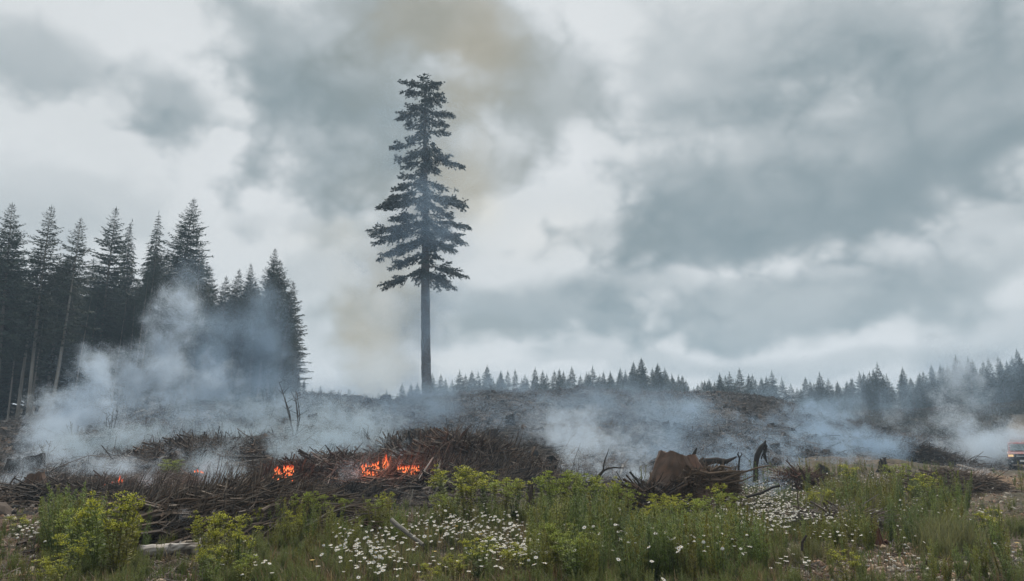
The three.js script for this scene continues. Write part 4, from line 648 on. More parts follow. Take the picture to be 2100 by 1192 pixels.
{ // bare bushes and stems on the burn, standing
  const rng = rngOf(808), spots = [[225, 905, 60], [325, 868, 46], [300, 880, 36], [605, 905, 120], [575, 835, 40], [640, 960, 40], [600, 985, 36], [480, 850, 34], [545, 840, 44], [690, 822, 26], [715, 818, 22], [778, 825, 20], [1010, 812, 26], [1000, 815, 20], [1310, 1000, 42], [1180, 985, 46], [1160, 990, 40], [95, 945, 36], [150, 900, 34], [410, 960, 44], [750, 935, 50], [760, 930, 60], [1955, 918, 30], [2030, 960, 14], [185, 965, 30], [455, 880, 40], [1690, 868, 20], [1865, 925, 26]];
  spots.forEach(([u, v, hpx], i) => {
    const p = hit(u, v); if (!p) return; const h = hpx / pxPerM(p), crestB = v < 830;
    const g = thing('bare_shrub', 'leafless burnt shrub standing ' + ['in the smoke near the left stumps', 'below the wood behind the left smoke', 'beside that one below the wood', 'tall and thin above the left centre fire', 'on the hump at the wood edge', 'just behind the left centre flames', 'in the upright root heap', 'under the wood edge, in thin smoke', 'below the right end of the wood', 'on the crest right of the wood', 'on the crest, second right of the wood', 'on the crest near the lone tree', 'on the crest right of the lone tree', 'on the crest just left of that one', 'close to the left flank of the big stump', 'in the weeds left of the dead sapling', 'further left of the dead sapling', 'right of the broad left stump', 'in dense smoke at the left', 'left of the left centre fire', 'left of the tallest flame', 'close behind the tallest flame', 'on the smoky right foot of the hill', 'on top of the gravel mound', 'in front of the left smoke', 'on the brown brush strip', 'on the right shoulder of the hill', 'by the far right stump'][i], 'shrub', p);
    for (let k = 0; k < 5; k++) { const a = rng() * 6.28, s = between(rng, 0.1, 0.45) * h, m = new MB(), top = V(Math.cos(a) * s, h * between(rng, 0.65, 1), Math.sin(a) * s), mid = top.clone().multiplyScalar(0.5).add(V(between(rng, -0.08, 0.08) * h, 0, between(rng, -0.08, 0.08) * h)), R = h * 0.010 + 0.005; m.tube([V(0, -0.1, 0), mid, top], [R, R * 0.7, R * 0.25], 4, [0.05, 0.043, 0.037], 0, null, false); for (let j = 0; j < 5; j++) { const q = mid.clone().lerp(top, rng()), b = rng() * 6.28, l = h * between(rng, 0.1, 0.28); m.tube([q, V(q.x + Math.cos(b) * l * 0.7, q.y + l * between(rng, 0.2, 0.8), q.z + Math.sin(b) * l * 0.7)], [R * 0.5, R * 0.15], 3, [0.05, 0.043, 0.037], 0, null, false); } part(g, 'stem', m.geo(), MAT.wood); }
  });
}

// ---------------------------------------------------------------- fire
function fire(label, u, v, tongues, power, seed, near) { // tongues: [dx px, dy px, height px, width px]
  const rng = rngOf(seed), p0 = hit(u, v), p = at(u, v, Math.hypot(p0.x, p0.z) - (near ?? 2.6)), S = 1 / pxPerM(p), f = -Math.atan2(p.x, -p.z), g = thing('fire', label, 'fire', p, f);
  for (const [dx, dy, hp, wp] of tongues) {
    const m = new MB(), h = hp * S * 0.74, w = wp * S / 2 * 0.42, N = 12, pts = [], rad = [], ph = rng() * 6, z0 = between(rng, -0.15, 0.15);
    for (let k = 0; k <= N; k++) { const t = k / N; pts.push(V(dx * S + w * 1.0 * Math.sin(t * 5 + ph) * t * 0.8 + between(rng, -0.18, 0.18) * w, -dy * S + h * t, z0 + w * 0.6 * Math.cos(t * 4 + ph) * t)); rad.push(w * (0.55 + 0.55 * Math.sin(Math.min(1, t * 1.6) * Math.PI * 0.62)) * Math.pow(1 - t, 0.75) * between(rng, 0.75, 1.15) + 0.004); }
    m.tube(pts, rad, 8, (t) => { const k = clamp(t + between(rng, -0.22, 0.22), 0, 1); return [lerp(0.72, 0.40, k), lerp(0.27, 0.03, Math.pow(k, 0.5)), lerp(0.085, 0.012, Math.sqrt(k))]; }, 0.42, rng);
    part(g, 'flame', m.geo(), FLAME);
  }
  const l = new THREE.PointLight(0xff6a24, power * 0.35, 0, 2); l.position.set(0, 0.35, 0.35); l.castShadow = true; l.shadow.radius = 10; l.name = 'flame_light'; g.add(l);
  return g;
}
const FLAME = new THREE.MeshBasicMaterial({ vertexColors: true, side: THREE.DoubleSide, transparent: true, opacity: 0.7 }); FLAME.name = 'flame';
const many = (seed, n, u0, u1, v0, v1, h0, h1, w0, w1) => { const r = rngOf(seed); return Array.from({ length: n }, () => [between(r, u0, u1), between(r, v0, v1), between(r, h0, h1), between(r, w0, w1)]); };
fire('small fire of two low flames on the slash at the left', 232, 999, [[8, 0, 26, 7], [13, -2, 16, 5], [-3, 0, 12, 7], [-9, 1, 9, 6], [-14, 1, 13, 4], [2, -2, 10, 5], [17, 2, 9, 5], ...many(1, 16, -18, 20, -3, 14, 4, 9, 2, 5)], 1.2, 1);
fire('ragged ring of flames on dark slash left of centre', 582, 966, [[-14, 8, 20, 6], [-10, 18, 12, 8], [-17, 16, 14, 5], [4, 16, 14, 8], [10, 12, 18, 7], [13, 2, 18, 6], [9, -2, 12, 7], [16, -1, 13, 5], [4, 0, 12, 5], ...many(2, 44, -20, 18, -4, 26, 4, 11, 2, 6)], 2, 2, 6);
fire('tallest flame, standing upright above the dark middle pile', 790, 958, [[0, 0, 33, 12], [-4, 4, 26, 9], [4, 3, 28, 9], [-1, -4, 14, 9], [-5, -6, 9, 6], [2, 12, 20, 8], ...many(3, 30, -9, 9, -4, 28, 5, 14, 3, 6)], 3, 3, 4);
fire('low wide line of flames right of the tallest one', 837, 963, [[-15, 0, 11, 7], [-10, 0, 9, 8], [-4, 0, 9, 7], [2, 0, 11, 8], [8, 0, 12, 7], [13, 0, 10, 7], [12, 6, 11, 6], [6, 7, 9, 5], [17, 4, 9, 4], ...many(4, 40, -20, 22, -3, 14, 4, 10, 2, 5)], 2, 4, 4);
fire('dim line of flames creeping left of the tallest one', 768, 968, [[-20, -2, 8, 6], [-10, 4, 8, 7], [-3, 8, 9, 6], [5, 10, 10, 6], [-14, 2, 7, 6], [6, -14, 9, 8], [1, -12, 7, 5], ...many(5, 36, -26, 10, -12, 12, 3, 8, 2, 5)], 1, 5, 4);
fire('tiny bright flame below the middle fires', 747, 986, [[0, 0, 12, 6], [2, -2, 7, 5], [-5, -4, 5, 3]], 0.6, 6);
fire('tiny flame at the edge of the brown brush strip', 405, 969, [[0, 0, 7, 7], [6, 1, 5, 5], [-5, 0, 5, 4], [9, 2, 4, 4]], 0.6, 7);
// ---------------------------------------------------------------- smoke: clouds of small soft flakes that scatter the daylight
function speckCloud(n, edge, seed) { // a loose wisp of fine ash and smoke specks, radius one
  const r = rngOf(seed), P = [], q = new THREE.Quaternion(), e = new THREE.Euler();
  for (let k = 0; k < n;) {
    const x = gauss(r) * 0.40, y = gauss(r) * 0.40, z = gauss(r) * 0.40, d = x * x + y * y + z * z; if (d > 1) continue;
    if (fbm(x * 1.6 + seed * 7, y * 1.6, z * 1.6, 3) < between(r, -0.45, 0.35)) continue;
    const X = x + n3(x * 1.5, y * 1.5 + seed, z * 1.5) * 0.35, Y = y + n3(x * 1.5 + 20, y * 1.5, z * 1.5 + seed) * 0.35; q.setFromEuler(e.set(r() * 6.28, Math.acos(2 * r() - 1), r() * 6.28)); k++;
    for (const a of [0, 2.094, 4.189]) { const v = V(Math.cos(a) * edge * 0.577, Math.sin(a) * edge * 0.577, 0).applyQuaternion(q); P.push(X + v.x, Y + v.y, z + v.z); }
  }
  const g = new THREE.BufferGeometry(); g.setAttribute('position', new THREE.Float32BufferAttribute(P, 3)); g.setAttribute('color', new THREE.Float32BufferAttribute(new Float32Array(P.length / 3 * 4).map((_, i) => i % 4 < 3 ? 1 : 3.42), 4)); return g;
}
const smokeMat = (name, r, g, b, opacity) => { const m = new THREE.MeshPhysicalMaterial({ color: new THREE.Color().setRGB(r, g, b), vertexColors: true, transparent: true, opacity, roughness: 1, specularIntensity: 0, transmission: 0.5, thickness: 0, ior: 1.0, thickness: 0, ior: 1.0, side: THREE.DoubleSide, depthWrite: false }); m.name = name; return m; };
const SMOKE = { white: smokeMat('white_smoke', 0.66, 0.76, 0.86, 0.29), blue: smokeMat('blue_smoke', 0.46, 0.61, 0.77, 0.29), grey: smokeMat('grey_smoke', 0.57, 0.69, 0.78, 0.29) };
const wisps = { fine: [1, 2, 3].map((k) => speckCloud(2300, 0.0170, k)), broad: [4, 5].map((k) => speckCloud(9500, 0.0065, k)) };
// nodes: [x, y, distance, half width px, half height px, share]; size: radius of a flake in px
function plume(label, nodes, depthOf, o) { // depthOf: optical depth in the thick of it
  const mean = (o.size[0] + o.size[1]) / 2, count = Math.round(depthOf / (o.puff === 'broad' ? 0.095 : 0.118) * nodes.reduce((q, n) => q + n[3] * n[4] * 0.5, 0) / (0.3 * mean * mean));
  const rng = rngOf(o.seed), total = nodes.reduce((s, n) => s + n[5], 0), kinds = wisps[o.puff ?? 'fine'], lists = kinds.map(() => []); let tries = 0, made = 0;
  while (made < count && tries++ < count * 12) {
    let pick = rng() * total, k = 0; while (k < nodes.length - 1 && (pick -= nodes[k][5]) > 0) k++;
    const [u0, v0, d0, a, b] = nodes[k], gu = gauss(rng) * 0.55, gv = gauss(rng) * 0.55, d = d0 * (1 + gauss(rng) * (o.depth ?? 0.05));
    const p = at(u0 + gu * a, v0 + gv * b, d), s = (o.scale ?? 0.22) * 60 / d0;
    const f = fbm(p.x * s + o.seed * 3.1, p.y * s * 0.9, p.z * s * 0.35, 4), e = fbm(p.x * s * 2.7 + 40, p.y * s * 2.7, p.z * s + o.seed, 3);
    if (f * 1.5 + e * 0.8 + (o.bias ?? 0) + 0.04 < between(rng, -0.13, 0.13)) continue;
    const w = (o.warp ?? 0.8) * d0 / 60; p.x += n3(p.x * s * 1.8, p.y * s * 1.8, o.seed + 0.5) * w; p.y += n3(p.x * s * 1.8, p.y * s * 1.8, o.seed + 9.5) * w;
    if (p.y < groundH(p.x, p.z) + 0.02) { const q = p.clone().sub(camera.position).normalize(), k = Math.hypot(q.x, q.z); let r = 14; while (r < 120 && EYE + q.y * r / k > groundH(q.x * r / k, q.z * r / k)) r += 0.4; r = r - 0.3 - rng() * rng() * 5; p.set(q.x * r / k, EYE + q.y * r / k, q.z * r / k); }
    const R = between(rng, o.size[0], o.size[1]) * d / FOC, c = between(rng, 0.92, 1.04), el = between(rng, 1, 1.35);
    made++; lists[made % kinds.length].push([p, [rng() * 6.28, rng() * 6.28, rng() * 6.28], [R * el, R, R], [c, c, c]]);
  }
  if (kinds.length) { const root = new THREE.Group(); root.name = numbered('smoke'); scene.add(root); tag(root, label, 'smoke', null, 'stuff'); lists.forEach((l, k) => { instanced('wisps', kinds[k], SMOKE[o.mat], l, root).castShadow = false; }); return root; }
}
plume('dense white smoke plume rising by the stumps at the left edge', [[70, 930, 52, 50, 35, 1], [120, 900, 54, 60, 50, 2.2], [150, 850, 58, 55, 55, 2.4], [190, 790, 62, 50, 50, 2.2], [205, 745, 64, 38, 28, 1.0], [240, 860, 60, 70, 55, 2.0], [180, 940, 50, 70, 30, 1.0], [235, 955, 48, 50, 22, 0.5], [120, 950, 48, 60, 22, 0.7]], 0.9, { seed: 2, mat: 'white', size: [8, 22], bias: -0.02 });
plume('pale smoke drifting up across the trunks of the left wood', [[300, 830, 72, 80, 50, 2.2], [270, 770, 74, 45, 50, 1.0], [340, 760, 74, 60, 50, 1.6], [350, 690, 76, 60, 60, 1.0], [375, 620, 78, 55, 70, 0.6], [370, 850, 66, 80, 36, 1.6], [430, 790, 74, 60, 60, 1.3], [300, 890, 58, 90, 26, 1.0]], 0.6, { seed: 3, mat: 'white', size: [10, 30], bias: -0.02, puff: 'fine' });
plume('thin blue smoke hanging among the trees at the right end of the wood', [[430, 700, 80, 80, 90, 2], [520, 690, 82, 70, 80, 2.2], [540, 620, 84, 50, 50, 0.7], [500, 790, 80, 100, 50, 2.4], [580, 760, 80, 50, 70, 1.2], [395, 570, 82, 60, 60, 0.35]], 0.5, { seed: 4, mat: 'blue', size: [26, 60], bias: 0.05, scale: 0.14, puff: 'broad' });
plume('grey white smoke spilling over the slope left of the centre fires', [[440, 945, 44, 45, 24, 1.4], [480, 905, 47, 60, 34, 2.6], [560, 905, 50, 70, 40, 1.8], [520, 860, 56, 80, 36, 1.2], [640, 870, 58, 90, 46, 1.8], [700, 890, 52, 80, 46, 1.4], [620, 835, 70, 90, 30, 1.0], [470, 985, 36, 60, 22, 0.6], [720, 960, 38, 60, 24, 0.5], [600, 930, 40, 60, 26, 1.2], [650, 900, 42, 60, 34, 1.4], [730, 920, 40, 40, 34, 1.0], [760, 880, 44, 60, 40, 1.0]], 0.8, { seed: 5, mat: 'grey', size: [11, 32], bias: 0.0, puff: 'fine' });
plume('pale smoke column fanning up behind the dead sapling', [[1230, 970, 34, 55, 26, 1.6], [1215, 930, 38, 55, 36, 2.0], [1180, 900, 44, 60, 36, 1.2], [1260, 930, 38, 55, 36, 1.3], [1160, 870, 54, 70, 34, 0.9], [1280, 975, 32, 60, 22, 1.0], [1320, 920, 44, 60, 36, 0.7]], 0.9, { seed: 6, mat: 'white', size: [9, 26], bias: 0.02 });
plume('blue haze of smoke lying over the middle of the burnt slope', [[1100, 850, 72, 130, 32, 1.6], [1280, 850, 70, 130, 40, 2.0], [1420, 880, 62, 120, 50, 2.0], [980, 840, 78, 120, 26, 1.2], [1340, 930, 50, 120, 36, 1.2], [1040, 910, 52, 110, 40, 0.9], [870, 850, 74, 90, 30, 1.2]], 0.6, { seed: 7, mat: 'blue', size: [30, 70], bias: 0.08, scale: 0.16, puff: 'broad' });
plume('streaks of blue smoke creeping along the right burnt slope', [[1560, 900, 60, 130, 46, 2.2], [1680, 900, 60, 110, 40, 2.0], [1500, 950, 48, 110, 26, 1.2], [1760, 930, 56, 90, 26, 1.2], [1440, 840, 82, 60, 24, 0.6], [1680, 855, 84, 60, 22, 0.9], [1840, 925, 58, 70, 20, 1.0], [1560, 985, 36, 60, 24, 0.8]], 0.7, { seed: 8, mat: 'blue', size: [11, 32], bias: -0.02, puff: 'fine' });
plume('thin smoke rising over the dirt track at the right', [[1960, 935, 60, 60, 26, 1.8], [2010, 925, 62, 50, 26, 1.4], [1950, 880, 72, 60, 40, 1.6], [1900, 850, 84, 80, 34, 1.4], [1985, 800, 92, 60, 50, 1.0], [1990, 740, 100, 50, 40, 0.5], [1890, 915, 64, 40, 20, 0.7], [2060, 905, 74, 50, 26, 0.8], [1830, 850, 88, 80, 28, 0.9]], 0.5, { seed: 9, mat: 'white', size: [11, 30], bias: -0.02, puff: 'fine' });
plume('smoke veil drifting in front of the far wood at the right', [[1750, 830, 130, 130, 36, 2], [1950, 800, 130, 130, 60, 2], [1600, 830, 130, 90, 24, 0.8], [2060, 820, 130, 80, 60, 1.0]], 0.3, { seed: 10, mat: 'blue', size: [30, 70], bias: 0.10, scale: 0.12, puff: 'broad' });
plume('blue smoke veil along the crest around the foot of the tall tree', [[870, 800, 88, 70, 30, 1.8], [760, 825, 88, 90, 20, 1.4], [960, 800, 88, 90, 26, 1.4], [1080, 800, 90, 90, 24, 1.2], [1200, 805, 90, 90, 22, 1.0], [660, 815, 86, 70, 20, 0.9]], 0.5, { seed: 11, mat: 'blue', size: [20, 46], bias: 0.08, scale: 0.16, puff: 'broad' });
plume('faint blue haze rising in front of the tall tree', [[872, 680, 88, 60, 120, 1.4], [868, 470, 90, 110, 90, 2.0], [870, 320, 92, 90, 100, 1.3], [872, 200, 92, 60, 60, 0.5]], 0.5, { seed: 12, mat: 'blue', size: [40, 90], bias: 0.25, scale: 0.1, puff: 'broad' });
plume('small white wisp curling from the end of the front branch pile', [[375, 1045, 20.5, 16, 10, 1.4], [395, 1036, 21, 20, 9, 1.2], [430, 1025, 22, 30, 12, 0.8], [460, 1005, 24, 30, 14, 0.6]], 1.1, { seed: 13, mat: 'white', size: [5, 12], bias: 0.0, scale: 0.4, warp: 0.3 });
plume('small wisp of smoke beside the tallest flame', [[812, 955, 34, 14, 14, 1], [822, 935, 35, 16, 16, 0.8], [835, 910, 38, 22, 20, 0.6]], 0.6, { seed: 14, mat: 'grey', size: [6, 15], bias: 0.0, scale: 0.4, warp: 0.4 });
plume('thin smoke drifting among the left sticks near the small fire', [[295, 976, 36, 12, 8, 0.5], [325, 962, 38, 30, 10, 0.8], [60, 985, 34, 60, 16, 1.2], [350, 925, 42, 60, 14, 0.6]], 0.3, { seed: 15, mat: 'white', size: [9, 22], bias: -0.02, scale: 0.3 });
plume('broad soft blue haze of smoke spread across the left and centre of the burn', [[240, 830, 74, 130, 70, 1.2], [420, 850, 66, 150, 60, 1.6], [600, 850, 66, 150, 60, 1.6], [780, 860, 62, 130, 54, 1.4], [960, 860, 62, 150, 46, 1.2], [1180, 870, 56, 150, 56, 1.4], [1400, 880, 56, 150, 50, 1.2]], 0.36, { seed: 16, mat: 'blue', size: [45, 100], bias: 0.25, scale: 0.10, puff: 'broad', depth: 0.12 });
plume('grey smoke rolling low over the ash between the left fires', [[330, 885, 46, 90, 26, 1.2], [240, 900, 44, 70, 20, 1.0], [165, 908, 43, 60, 22, 1.0], [400, 862, 52, 90, 26, 1.2]], 0.42, { seed: 17, mat: 'grey', size: [12, 32], bias: 0.02, scale: 0.26 });
// ---------------------------------------------------------------- weeds, flowers, grass
const PLANT = { leaf: MAT.leaf, flower: new THREE.MeshPhysicalMaterial({ vertexColors: true, roughness: 0.8, side: THREE.DoubleSide, transmission: 0.25, thickness: 0, ior: 1.3 }) };
function stemsOf(rng, n, spread, h0, h1, curve = 0.3) { return Array.from({ length: n }, () => { const a = rng() * 6.283, s = Math.sqrt(rng()) * spread, b = s * 0.25, h = between(rng, h0, h1), pts = []; for (let k = 0; k <= 6; k++) { const t = k / 6, q = b + (s - b) * (t * (1 - curve) + curve * t * t); pts.push(V(Math.cos(a) * q + between(rng, -0.012, 0.012), h * t, Math.sin(a) * q + between(rng, -0.012, 0.012))); } return pts; }); }
const along = (pts, t) => { const x = clamp(t, 0, 0.9999) * (pts.length - 1), k = Math.floor(x); return pts[k].clone().lerp(pts[k + 1], x - k); };
function ragwort(seed, ripe) { // bushy weed with flat yellow-green flower heads, one metre tall
  const r = rngOf(seed), g = new THREE.Group(), st = new MB(), lf = new MB(), fl = new MB(), green = [0.180, 0.220, 0.040], yellow = ripe ? [0.44, 0.44, 0.045] : [0.31, 0.37, 0.055];
  for (const pts of stemsOf(r, 15, 0.36, 0.66, 1.0)) {
    st.tube(pts, pts.map((_, k) => 0.006 * (1 - k / 9)), 3, tint(r, [0.075, 0.085, 0.032], 0.25), 0, null, false);
    for (let k = 0; k < 34; k++) { const t = between(r, 0.12, 0.92), q = along(pts, t), a = r() * 6.283, d = V(Math.cos(a), between(r, 0.1, 0.8), Math.sin(a)).normalize(), s = V(-Math.sin(a), between(r, -0.4, 0.4), Math.cos(a)); const L = between(r, 0.07, 0.13) * (1.15 - t * 0.5), c = tint(r, green, 0.35); lf.leaf(q, d, s, L, 0.022, c); lf.leaf(q.clone().addScaledVector(d, L * 0.4), d.clone().addScaledVector(s, 0.8).normalize(), s, L * 0.5, 0.014, c); lf.leaf(q.clone().addScaledVector(d, L * 0.4), d.clone().addScaledVector(s, -0.8).normalize(), s, L * 0.5, 0.014, c); }
    const top = pts[6], side = Math.round(between(r, 5, 8));
    for (let k = 0; k < side; k++) {
      const q = along(pts, between(r, 0.72, 0.96)), a = r() * 6.283, R = between(r, 0.02, 0.11), e = V(top.x + Math.cos(a) * R, top.y + between(r, -0.06, 0.03) - R * 0.35, top.z + Math.sin(a) * R); st.tube([q, e], [0.003, 0.002], 3, tint(r, [0.09, 0.105, 0.03], 0.2), 0, null, false);
      for (let j = 0; j < 13; j++) { const b = r() * 6.283, w = Math.sqrt(r()) * 0.045, p = V(e.x + Math.cos(b) * w, e.y + between(r, -0.015, 0.012), e.z + Math.sin(b) * w), dd = V(Math.cos(b) * 0.7, between(r, 0.3, 1), Math.sin(b) * 0.7).normalize(); fl.leaf(p, dd, V(-Math.sin(b), 0, Math.cos(b)), between(r, 0.018, 0.032), between(r, 0.014, 0.022), tint(r, r() < 0.25 ? green : yellow, 0.3)); }
    }
  }
  part(g, 'stems', st.geo(), PLANT.leaf); part(g, 'leaves', lf.geo(), PLANT.leaf); part(g, 'flower_heads', fl.geo(), PLANT.flower); return g;
}
function weed(seed, o = {}) { // erect feathery weed, one metre tall
  const r = rngOf(seed), g = new THREE.Group(), st = new MB(), lf = new MB(), green = o.green ?? [0.165, 0.205, 0.050];
  for (const pts of stemsOf(r, o.n ?? 7, o.spread ?? 0.22, 0.6, 1.0, 0.2)) {
    st.tube(pts, pts.map((_, k) => 0.0055 * (1 - k / 8)), 3, tint(r, [0.07, 0.078, 0.035], 0.25), 0, null, false);
    for (let k = 0; k < (o.leaves ?? 85); k++) { const t = Math.pow(between(r, 0.05, 1), 0.85), q = along(pts, t), a = k * 2.4 + r(), up = between(r, 0.35, 1.1), d = V(Math.cos(a), up, Math.sin(a)).normalize(), L = between(r, 0.05, 0.11) * (1.25 - t * 0.8) * (o.size ?? 1); lf.leaf(q, d, V(-Math.sin(a), between(r, -0.3, 0.3), Math.cos(a)), L, 0.013 * (o.wide ?? 1), tint(r, green, 0.35), -0.2); }
    if (o.tops) for (let k = 0; k < 16; k++) { const q = along(pts, between(r, 0.86, 1)), a = r() * 6.28; lf.leaf(q, V(Math.cos(a), 1, Math.sin(a)).normalize(), V(-Math.sin(a), 0, Math.cos(a)), 0.035, 0.02, tint(r, o.tops, 0.25)); }
  }
  part(g, 'stems', st.geo(), PLANT.leaf); part(g, 'leaves', lf.geo(), PLANT.leaf); return g;
}
function grassGeo(seed, n, green, h0, h1, spread) { const r = rngOf(seed), m = new MB(); for (let k = 0; k < n; k++) { const a = r() * 6.283, s = Math.sqrt(r()) * spread * 0.5, h = between(r, h0, h1), l = between(r, 0.05, 0.55) * h, b = r() * 6.28, w = between(r, 0.003, 0.006), c = tint(r, green, 0.4), x = Math.cos(a) * s, z = Math.sin(a) * s, dx = Math.cos(b), dz = Math.sin(b); const p = [[0, 1], [0.4, 0.9], [0.75, 0.6], [1, 0]].map(([t, q]) => [x + dx * l * t * t, h * t * (1 - 0.18 * t * l / h), z + dz * l * t * t, w * q]); let pa = null; for (const [X, Y, Z, W] of p) { const A = m.v(X - dz * W, Y, Z + dx * W, c), B = m.v(X + dz * W, Y, Z - dx * W, c); if (pa) { m.tri(pa[0], pa[1], B); m.tri(pa[0], B, A); } pa = [A, B]; } } return m.geo(); }
const LEAVES = [[1.15, 1.15, 1.05], [1.35, 1.15, 0.66], [0.74, 0.86, 0.76], [1.2, 0.98, 0.66], [1.0, 1.12, 0.86]].map((c) => { const m = MAT.leaf.clone(); m.color.setRGB(...c); return m; });
const protos = { ragwortRipe: [1, 2, 3].map((s) => ragwort(s + 60, true)), ragwort: [1, 2, 3].map((s) => ragwort(s + 70, false)), weed: [weed(81), weed(82, { n: 9, spread: 0.3 }), weed(83, { n: 5, spread: 0.14, leaves: 110 }), weed(84, { n: 8, spread: 0.28, green: [0.16, 0.185, 0.042], tops: [0.16, 0.18, 0.03] })], tall: [weed(85, { n: 3, spread: 0.10, leaves: 60, size: 0.8, tops: [0.12, 0.14, 0.05] })] };
const taken = new Set();
function plantAt(kind, k, u, v, hpx, name, label, category, group, wide = 1) {
  const proto = protos[kind][k % protos[kind].length], p = hit(u, v); if (!p) return; const h = hpx * (kind === 'weed' ? 1 : 1.12) / pxPerM(p);
  let t; if (!taken.has(proto)) { taken.add(proto); t = proto; t.name = numbered(name); scene.add(t); tag(t, label, category, group); } else t = copyOf(proto, name, label, category, group);
  p.y -= 0.02; t.position.copy(p); const r = rngOf(Math.round(u * 13 + v * 7)); t.rotation.y = r() * 6.28; t.scale.set(h * wide, h, h * wide); const leaf = LEAVES[Math.floor(r() * LEAVES.length)]; for (const c of t.children) if (c.material === PLANT.leaf || LEAVES.includes(c.material)) c.material = leaf; return t;
}
{
  const spots = [ // [x, foot y, height px, ripe, width, where]
    [205, 1186, 128, 1, 0.95, 'tall yellow one in the large clump at lower left'], [240, 1192, 120, 1, 0.9, 'right one of the large clump at lower left'], [165, 1180, 100, 0, 1, 'green left one of the large clump at lower left'], [125, 1215, 84, 1, 1, 'low yellow one at the bottom left by the bare dirt'], [262, 1170, 80, 1, 0.8, 'small one at the right flank of the lower left clump'], [100, 1232, 60, 1, 1.1, 'lowest one cut by the bottom edge at left'],
    [425, 1172, 94, 1, 0.9, 'yellow-topped one in front of the branch pile'], [455, 1186, 100, 1, 0.95, 'yellow one right of the bleached log'], [490, 1190, 84, 1, 0.9, 'right one beside the bleached log'], [430, 1212, 72, 1, 1, 'low one at the bottom right of the bleached log'], [500, 1215, 60, 0, 1, 'low one at the bottom, right of the bleached log'],
    [526, 1110, 54, 1, 0.5, 'slim single one in front of the branch pile'], [597, 1125, 62, 1, 0.8, 'one right of the slim single weed'], [622, 1105, 78, 0, 0.8, 'taller one at the right end of the branch pile'], [645, 1100, 70, 0, 0.8, 'one behind the taller weed at the pile end'], [700, 1095, 66, 0, 0.8, 'one left of the leaning stick'], [790, 1090, 66, 1, 0.9, 'one above the leaning stick'], [772, 1096, 60, 0, 0.9, 'one just left above the leaning stick'],
    [925, 1072, 98, 1, 1.1, 'leftmost high one of the row behind the daisies'], [960, 1078, 92, 1, 1.1, 'second of the row behind the daisies'], [995, 1074, 90, 1, 1.1, 'third of the row behind the daisies'], [1030, 1080, 86, 0, 1.1, 'fourth of the row behind the daisies'], [1056, 1076, 80, 1, 1.1, 'right end of the row behind the daisies'], [905, 1085, 60, 0, 0.9, 'low left flank of the row behind the daisies'],
    [1125, 1092, 108, 0, 0.9, 'tall one right of the splintered stump'], [1160, 1096, 108, 0, 0.9, 'tallest of the green bank left of the big stump'], [1195, 1090, 98, 0, 0.9, 'third of the green bank left of the big stump'], [1235, 1088, 90, 1, 0.95, 'one at the foot of the dead sapling'], [1265, 1092, 84, 0, 0.9, 'one between the dead sapling and the big stump'], [1290, 1096, 78, 0, 0.9, 'one at the left flank of the root knot'],
    [1345, 1096, 68, 1, 0.9, 'bright yellow one in front of the big stump, leftmost'], [1375, 1090, 62, 1, 0.9, 'bright yellow one right before the big stump'], [1405, 1094, 66, 1, 0.9, 'bright one in front of the stump roots'], [1440, 1090, 62, 0, 0.9, 'green one in front of the stump roots'], [1478, 1082, 72, 1, 0.85, 'high one at the right end of the stump roots'], [1500, 1092, 66, 0, 0.9, 'one right of the stump roots'], [1360, 1130, 84, 1, 1, 'front one of the bright group before the big stump'], [1425, 1130, 84, 0, 1, 'front right one of the group before the big stump'],
    [985, 1200, 80, 1, 1.1, 'low yellow one at the bottom centre among daisies'], [1045, 1205, 66, 1, 1.1, 'low one at the bottom centre, right'], [935, 1212, 60, 1, 1.1, 'low one at the bottom centre, left'], [1075, 1190, 64, 1, 1, 'one among the brightest daisies at the bottom centre'], [880, 1220, 52, 1, 1.1, 'lowest one at the bottom left of centre'],
    [1140, 1190, 96, 0, 1, 'green one right of the bottom daisies'], [1180, 1215, 100, 0, 1, 'green one at the bottom below the green bank'], [1690, 1080, 60, 1, 1, 'yellowish one beside the bleached twigs'], [1745, 1030, 60, 1, 1, 'yellowish one behind the right daisies'], [1840, 1030, 60, 0, 1, 'one left of the tangle by the gravel mound'], [1900, 1060, 66, 1, 1, 'one above the tall grass at right'], [1740, 1215, 64, 1, 1, 'low one at the bottom right gravel'], [2035, 1130, 60, 1, 1, 'low one near the right edge'], [30, 1100, 30, 1, 1.4, 'low yellow one on the bare dirt at the left edge'],
    [340, 990, 30, 0, 1.6, 'green bushy one on the slash right of the small left fire'], [355, 985, 34, 0, 1.4, 'taller green one on the slash right of the small left fire'], [905, 985, 18, 0, 1.4, 'small green one at the foot of the middle pile'], [690, 1025, 16, 1, 1.3, 'tiny yellow green sprig below the arching branch'],
  ];
  spots.forEach(([u, v, h, ripe, w, where], i) => plantAt(ripe ? 'ragwortRipe' : 'ragwort', i, u, v, h, 'ragwort', (ripe ? 'yellow-topped weed, ' : 'green-topped weed, ') + where, 'weed', undefined, w));
  const rng = rngOf(606);
